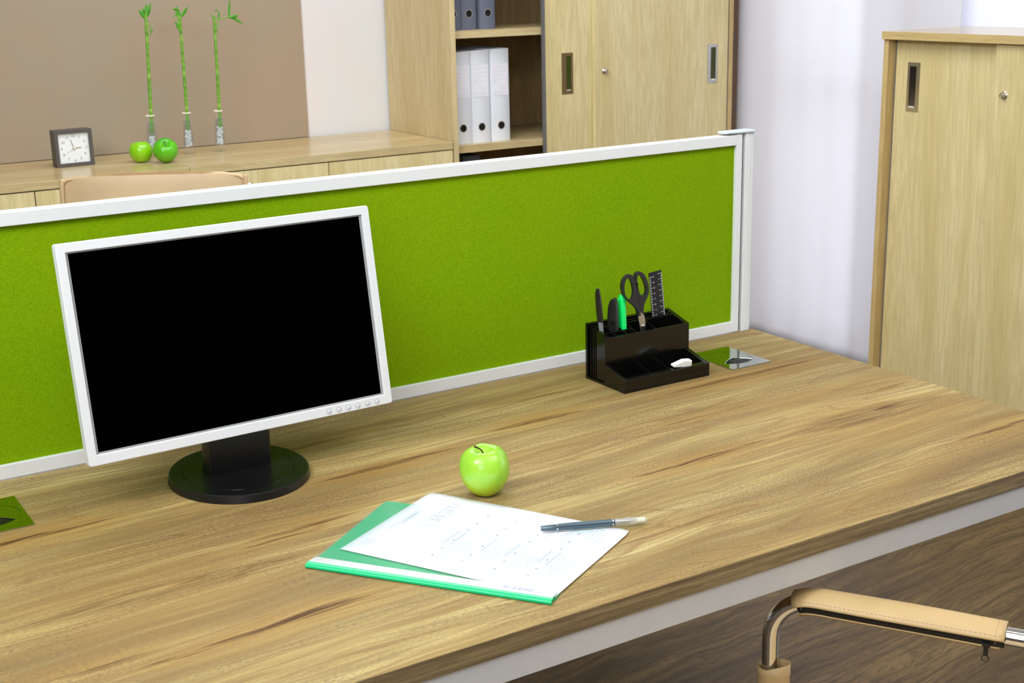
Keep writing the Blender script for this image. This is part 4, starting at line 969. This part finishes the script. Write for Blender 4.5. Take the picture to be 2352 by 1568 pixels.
bamboo(1.4535, 4.3610, -.0005+.004, 1.318, 9, 'bamboo stalk with drooping leaf tuft in the middle vase', [
    (.97, (-.004, 0, .006), (-.1, 0, 1), .034, .0055, 0), (1.0, (-.003, 0, .020), (-.9, -.1, .4), .020, .0040, .35), (.97, (0, 0, .006), (.75, -.1, .8), .040, .0042, -.1), (.99, (-.006, 0, .004), (-.9, 0, .5), .022, .0018, .7), (.88, (-.006, 0, 0), (-.35, 0, 1), .030, .0030, 0)],
    [(.90, [(-.003, 0, -.012), (-.007, 0, 0), (-.006, 0, .020), (-.005, 0, .045)], .0022)])
bamboo(1.5605, 4.3517, .0085, 1.3150, 9, 'bamboo stalk with a side branch reaching right, in the rightmost vase', [
    (.985, (-.004, 0, 0), (-.5, 0, 1), .012, .0015, 0), (.99, (.040+.012, 0, -.004), (1, -.1, .22), .030, .0052, .02), (.99, (.040+.018, 0, -.004), (1, -.1, -.35), .040, .0034, .25), (.99, (.050, 0, -.002), (.12, 0, 1), .056, .0030, 0), (.99, (.014, 0, -.008), (.15, 0, 1), .026, .0024, 0), (1.0, (.016, 0, .015), (-.9, 0, .4), .016, .0018, .5)],
    [(.88, [(.003, 0, -.003), (.009, 0, 0), (.012, 0, .018), (.013, 0, .036)], .0022), (.985, [(.013, 0, -.006), (.028, 0, -.005), (.045, 0, -.001), (.056, 0, -.001)], .0019)])

# ------------------------------------------------------------------ low sliding-door cabinet by the window
CX, CY0, CY1, CZ = 3.20, 1.60, 2.9867, 1.2325
cb = empty('low_cabinet', (3.39, 2.30, 0), 0, 'low oak sliding-door cabinet standing in front of the window curtain at the right', 'cabinet')
g = lambda p: (p[0]-3.39, p[1]-2.30, p[2])
def cq(n_, a, b, m_, bv=.0008, par=None): return B(n_, g(a), g(b), m_, par or cb, bv)
cq('top_panel', (CX, CY0, CZ-.0240), (3.592, CY1, CZ), 'oak_y')
cq('side_panel', (CX+.010, CY1-.0205, 0), (3.590, CY1-.0015, CZ-.0243), 'oak_edge'); cq('side_panel', (CX+.010, CY0+.0015, 0), (3.590, CY0+.0205, CZ-.0243), 'oak_edge')
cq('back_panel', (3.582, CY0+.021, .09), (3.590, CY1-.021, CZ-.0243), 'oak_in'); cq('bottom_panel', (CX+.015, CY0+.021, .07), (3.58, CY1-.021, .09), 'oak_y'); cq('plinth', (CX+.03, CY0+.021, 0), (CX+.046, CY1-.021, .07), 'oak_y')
cq('shelf', (CX+.065, CY0+.021, .62), (3.58, CY1-.021, .64), 'oak_y')
def slide_door_x(y0, y1, x0, hy0=None, hy1=None, hz0=0, hz1=0, lock=None):
    fx_ = lambda u, v: Vector(g((x0, u, v))); bm = new(); z0, z1 = .095, CZ-.0265
    if hy0:
        ring_prism(bm, [(y0, z0), (y1, z0), (y1, z1), (y0, z1)], [(hy0+.004, hz0+.004), (hy1-.004, hz0+.004), (hy1-.004, hz1-.004), (hy0+.004, hz1-.004)], (.018, 0, 0), fx_)
        dr = obj('sliding_door', bm, 'oak_z2', cb, smooth=False)
        bm = new(); ring_prism(bm, [(hy0, hz0), (hy1, hz0), (hy1, hz1), (hy0, hz1)], [(hy0+.009, hz0+.012), (hy1-.009, hz0+.012), (hy1-.009, hz1-.012), (hy0+.009, hz1-.012)], (.003, 0, 0), lambda u, v: Vector(g((x0-.0018, u, v))))
        box(bm, g((x0+.0125, hy0+.005, hz0+.005)), g((x0+.0145, hy1-.005, hz1-.005)))
        for a, b in (((x0, hy0+.0075, hz0+.010), (x0+.013, hy0+.009, hz1-.010)), ((x0, hy1-.009, hz0+.010), (x0+.013, hy1-.0075, hz1-.010)), ((x0, hy0+.008, hz0+.0105), (x0+.013, hy1-.008, hz0+.012)), ((x0, hy0+.008, hz1-.012), (x0+.013, hy1-.008, hz1-.0105))): box(bm, g(a), g(b))
        obj('recessed_handle', bm, 'handle', dr, smooth=False)
    else:
        box(bm, g((x0, y0, z0)), g((x0+.018, y1, z1))); dr = obj('sliding_door', bm, 'oak_z2', cb, bevel=.0006)
    if lock:
        ly, lz = lock; bm = new(); m4 = Matrix.Translation(g((x0, ly, lz))) @ Matrix.Rotation(-PI/2, 4, 'Y')
        lathe(bm, [(0, 0), (.0115, 0), (.0115, .002), (.0085, .004), (.0072, .006), (.0072, .013), (.0060, .0145), (.0030, .0145), (.0026, .0120), (0, .0120)], 28); bmesh.ops.transform(bm, matrix=m4, verts=bm.verts[:]); obj('lock', bm, 'satin', dr)
    return dr
slide_door_x(2.25, 2.9600, CX+.0415, 2.8640, 2.9120, .9930, 1.1410)
slide_door_x(CY0+.03, 2.5730, CX+.0170, lock=(2.534, 1.0660))
cq('brush_strip', (CX+.0430, 2.9602, .095), (CX+.0580, 2.9660, CZ-.0265), 'brush', 0)

# ------------------------------------------------------------------ cantilever armchairs
def chair(loc, rz, label, lm, arm_len=.30, arm_z=.655, detail=True):
    """local frame: +y forward, origin on the floor below the seat centre; half width .25"""
    t = empty('cantilever_chair', loc, rz, label, 'chair', 'chrome and leather office chairs'); hw = .25; yf = .30; r = .0112
    ya = yf
    for s in (-1, 1):
        x = s*hw
        path = [(x, -.22, .0125), (x, 0, .0125), (x, yf-.07, .0125), (x, yf-.03, .018), (x, yf-.006, .045), (x, yf, .085), (x, yf, .30), (x, yf, .45), (x, yf, .55), (x, yf, .58)] + [(x, yf-.058+.058*math.cos(R(a)), .597+.058*math.sin(R(a))) for a in range(0, 91, 15)] + [(x, ya-.08, arm_z), (x, ya-.12, arm_z), (x, ya-.20, arm_z), (x, ya-.36, arm_z-.001), (x, ya-.47, arm_z-.003), (x, ya-.505, arm_z+.004), (x, ya-.527, arm_z+.03), (x*.96, ya-.545, .74), (x*.82, ya-.575, .86), (x*.76, ya-.592, .955)]
        bm = new(); tube(bm, spline(path, 6), r, 24, up=(1, 0, 0)); obj('tube_frame', bm, 'chrome', t, ang=180)
        # arm cover: an open leather sleeve with a black zip along the outer-lower side
        def sleeve(y0, y1, zc, r0, a0, a1, mat, name, thick=.0014, n=34, rfun=None):
            bm = new(); V = []
            for i in range(n+1):
                t_ = i/n; y = y0+(y1-y0)*t_; zz = zc(y); dz = (zc(y+.001)-zc(y-.001))/.002; tv = Vector((0, 1, dz)).normalized(); up = Vector((0, -tv.z, tv.y))
                rr = r0 if rfun is None else rfun(t_); row = []
                for k in range(25):
                    a = R(a0+(a1-a0)*k/24); row.append(bm.verts.new(Vector((x, y, zz)) + Vector((1, 0, 0))*s*rr[0]*math.cos(a)+up*rr[1]*math.sin(a)))
                V.append(row)
            for a, b in zip(V, V[1:]):
                for k in range(24): bm.faces.new((a[k], a[k+1], b[k+1], b[k]))
            o = obj(name, bm, mat, t, ang=180); m_ = o.modifiers.new('t', 'SOLIDIFY'); m_.thickness = thick; m_.offset = 1; return o
        P = spline(path, 6)
        def zc(y):
            C_ = [p for p in P if p.z > .58 and p.y > ya-.45]; C_.sort(key=lambda p: p.y)
            for a, b in zip(C_, C_[1:]):
                if a.y <= y <= b.y: return a.z+(b.z-a.z)*(y-a.y)/max(1e-9, b.y-a.y)
            return C_[0].z if y < C_[0].y else C_[-1].z
        y0, y1 = ya-.285, ya-.033
        rf = lambda t_: (.0225+.0016*math.sin(t_*PI), .0142+.0008*math.sin(t_*PI))
        sleeve(y0, y1, zc, None, -35, 172, lm, 'arm_cover', rfun=rf)
        sleeve(y0, y1-.004, zc, None, 176, 216, 'zip', 'zip_tape', .0006, rfun=lambda t_: (.0200, .0145))
        sleeve(y0+.006, y1-.002, zc, None, 214, 330, lm, 'arm_cover_edge', rfun=lambda t_: (.0215, .0172))
        if detail:
            bm = new()
            for k in range(44):
                y = y0+.004+(y1-y0-.008)*k/44; zz = zc(y); a = R(150); rr = rf((y-y0)/(y1-y0)); p = Vector((x+s*(rr[0]+.0015)*math.cos(a), y, zz+(rr[1]+.0015)*math.sin(a))); p2 = p+Vector((0, .0034, (zc(y+.0034)-zz)))
                tube(bm, [p, (p+p2)/2+Vector((s*-.0003, 0, 0)), p2], .00035, 5)
            for e_, yy in ((0, y0+.010), (1, y1-.010)):
                for k in range(14):
                    a = R(20+k*12); rr = rf(e_*1.0); zz = zc(yy); q1 = Vector((x+s*(rr[0]+.0016)*math.cos(a), yy, zz+(rr[1]+.0016)*math.sin(a))); a = R(27+k*12); q2 = Vector((x+s*(rr[0]+.0016)*math.cos(a), yy, zz+(rr[1]+.0016)*math.sin(a))); tube(bm, [q1, q2], .00035, 5)
            obj('stitching', bm, 'thread', t)
            # zip puller
            zp = Vector((x-s*.0205, y0+.020, arm_z-.0060)); bm = new()
            box(bm, zp+Vector((-.0022, -.0045, -.003)), zp+Vector((.0022, .0045, .002))); box(bm, zp+Vector((-.0007, -.0028, -.0150)), zp+Vector((.0007, .0028, -.002)))
            tube(bm, [zp+Vector((0, .0040*math.cos(2*PI*k/18), -.0185+.0040*math.sin(2*PI*k/18))) for k in range(18)], .0007, 6, closed=True); obj('zip_puller', bm, 'blk', t, bevel=.0003)
        # sleeve round the front upright (continues into the seat sling)
        bm = new(); V = []
        for i in range(15):
            t_ = i/14; z = .40+(.5535-.40)*t_; row = []
            for k in range(33):
                a = 2*PI*k/32; fl = 1+.10*max(0, t_-.8)*5*.3; rx = .0146*fl; ry = .0150*fl
                xx = rx*math.cos(a); yy = ry*math.sin(a)
                if math.sin(a) < -.3: yy -= .010*(-math.sin(a)-.3)/.7   # seam flap towards the seat
                zz = z + (.008*max(0, -math.sin(a)) if i == 14 else 0)
                row.append(bm.verts.new((x+xx, yf+yy, zz)))
            V.append(row)
        for a, b in zip(V, V[1:]):
            for k in range(32): bm.faces.new((a[k], a[k+1], b[k+1], b[k]))
        o = obj('upright_cover', bm, lm, t, ang=180); m_ = o.modifiers.new('t', 'SOLIDIFY'); m_.thickness = .0015; m_.offset = 1
        if detail:
            bm = new()
            for k in range(11):
                a = R(200+k*13); tube(bm, [(x+.0166*math.cos(a), yf+.017*math.sin(a)-(.010*(-math.sin(a)-.3)/.7 if math.sin(a) < -.3 else 0), .5450), (x+.0166*math.cos(a+R(7)), yf+.017*math.sin(a+R(7))-(.010*(-math.sin(a+R(7))-.3)/.7 if math.sin(a+R(7)) < -.3 else 0), .5450)], .00035, 5)
            obj('stitching', bm, 'thread', t)
    bm = new(); cyl(bm, (-hw, -.22, .0125), (hw, -.22, .0125), r, n=16); obj('cross_tube', bm, 'chrome', t)
    bm = new(); cyl(bm, (-hw*.76, yf-.592, .950), (hw*.76, yf-.592, .950), .008, n=12); obj('cross_tube', bm, 'chrome', t)
    bm = new(); lathe(bm, [(0, -.004), (.006, -.004), (.006, .003), (.003, .006), (0, .006)], 16); bmesh.ops.transform(bm, matrix=Matrix.Translation((-.2160, -.274, .981)) @ Matrix.Rotation(-PI/2, 4, 'Y'), verts=bm.verts[:]); obj('bolt', bm, 'chrome', t)
    # seat and back slings
    def sling(pts, w, th, name, edge=True):
        bm = new(); n = len(pts); nx = 12; top, bot = [], []
        for j, p in enumerate(pts):
            p = Vector(p); q1 = Vector(pts[min(j+1, n-1)])-Vector(pts[max(j-1, 0)]); nr = Vector((0, -q1.z, q1.y)).normalized()
            cr = min(j, n-1-j); wj = w - (.012 if cr == 0 else (.004 if cr == 1 else 0))
            top.append([bm.verts.new(p+Vector((wj*(i/nx*2-1), 0, 0))+nr*(th*.5*(1-abs(i/nx*2-1)**6))-nr*.010*(1-(i/nx*2-1)**2)) for i in range(nx+1)])
            bot.append([bm.verts.new(p+Vector((wj*(i/nx*2-1), 0, 0))-nr*(th*.5*(1-abs(i/nx*2-1)**6))-nr*(.0005+.010*(1-(i/nx*2-1)**2))) for i in range(nx+1)])
        for L in (top, bot):
            for a, b in zip(L, L[1:]):
                for i in range(nx): bm.faces.new((a[i], a[i+1], b[i+1], b[i]))
        for a, b, c_, d_ in zip(top, top[1:], bot, bot[1:]):
            bm.faces.new((a[0], b[0], d_[0], c_[0])); bm.faces.new((a[-1], b[-1], d_[-1], c_[-1]))
        for a, c_ in ((top[0], bot[0]), (top[-1], bot[-1])):
            for i in range(nx): bm.faces.new((a[i], a[i+1], c_[i+1], c_[i]))
        o = obj(name, bm, lm, t, ang=70)
        # welt round the edge
        e = [v.co.copy() for v in [r_[0] for r_ in []]]
        return o
    seat = spline([(0, yf-.03, .40), (0, yf-.02, .435), (0, yf-.06, .452), (0, 0, .44), (0, -.16, .435)], 4); back = spline([(0, -.205, .50), (0, -.225, .62), (0, -.250, .80), (0, -.278, .985), (0, -.283, 1.000)], 5)
    sling(seat, .235, .014, 'seat'); sling(back, .205, .016, 'backrest')
    # welted edge of the backrest, front side
    bm = new(); loop_ = []
    W_ = .2065; bb = [Vector(p) for p in back]
    for p in bb[2:-1]: loop_.append(p+Vector((-W_, .004, 0)))
    tp = bb[-1]
    loop_ += [tp+Vector((-W_+.004, .004, -.004)), tp+Vector((-W_+.014, .004, .002))] + [tp+Vector((W_*.93*(k/10*2-1), .005-.008*(1-(k/10*2-1)**2), .0050+.0022*math.sin(k*1.1))) for k in range(1, 10)] + [tp+Vector((W_-.014, .004, .002)), tp+Vector((W_-.004, .004, -.004))]
    for p in reversed(bb[2:-1]): loop_.append(p+Vector((W_, .004, 0)))
    tube(bm, loop_, .0055, 8); obj('welt', bm, lm, t, ang=180)
    if detail:
        bm = new()
        for a, b in zip(loop_, loop_[1:]):
            L_ = (b-a).length; k = max(1, int(L_/.007))
            for i in range(k):
                c_ = a.lerp(b, i/k); dd = (b-a).normalized()*.0036; off = Vector((0, .0058, 0)); tube(bm, [c_+off, c_+dd+off], .0008, 4)
        obj('welt_stitching', bm, 'thread', t)
    return t
dd_ = Vector((-.5364, .8440)); e_ = Vector((1.141, 1.125)); sright = Vector((dd_.y, -dd_.x))
# visible arm is the right-hand one (+x local); upright plane at y_local=.30 stands .061 ahead of e_
org_ = e_ + dd_*(.0585-.30) - sright*.25
c1 = chair((org_.x, org_.y, 0), math.atan2(-dd_.x, dd_.y), 'chrome tube armchair with zipped tan leather arm cover, at the front right of the desk', M['leather'])
# the one behind the screen faces the camera
a_, b_ = Vector((.7495, 3.1029)), Vector((1.0776, 2.9106)); fwd = Vector(((a_-b_).y, -(a_-b_).x)).normalized(); 
if fwd.y > 0: fwd = -fwd
mid = (a_+b_)/2; o2_ = mid - fwd*(-.283)
chair((o2_.x, o2_.y, 0), math.atan2(-fwd.x, fwd.y), 'armchair with beige leather backrest showing above the green screen', M['leather2'])
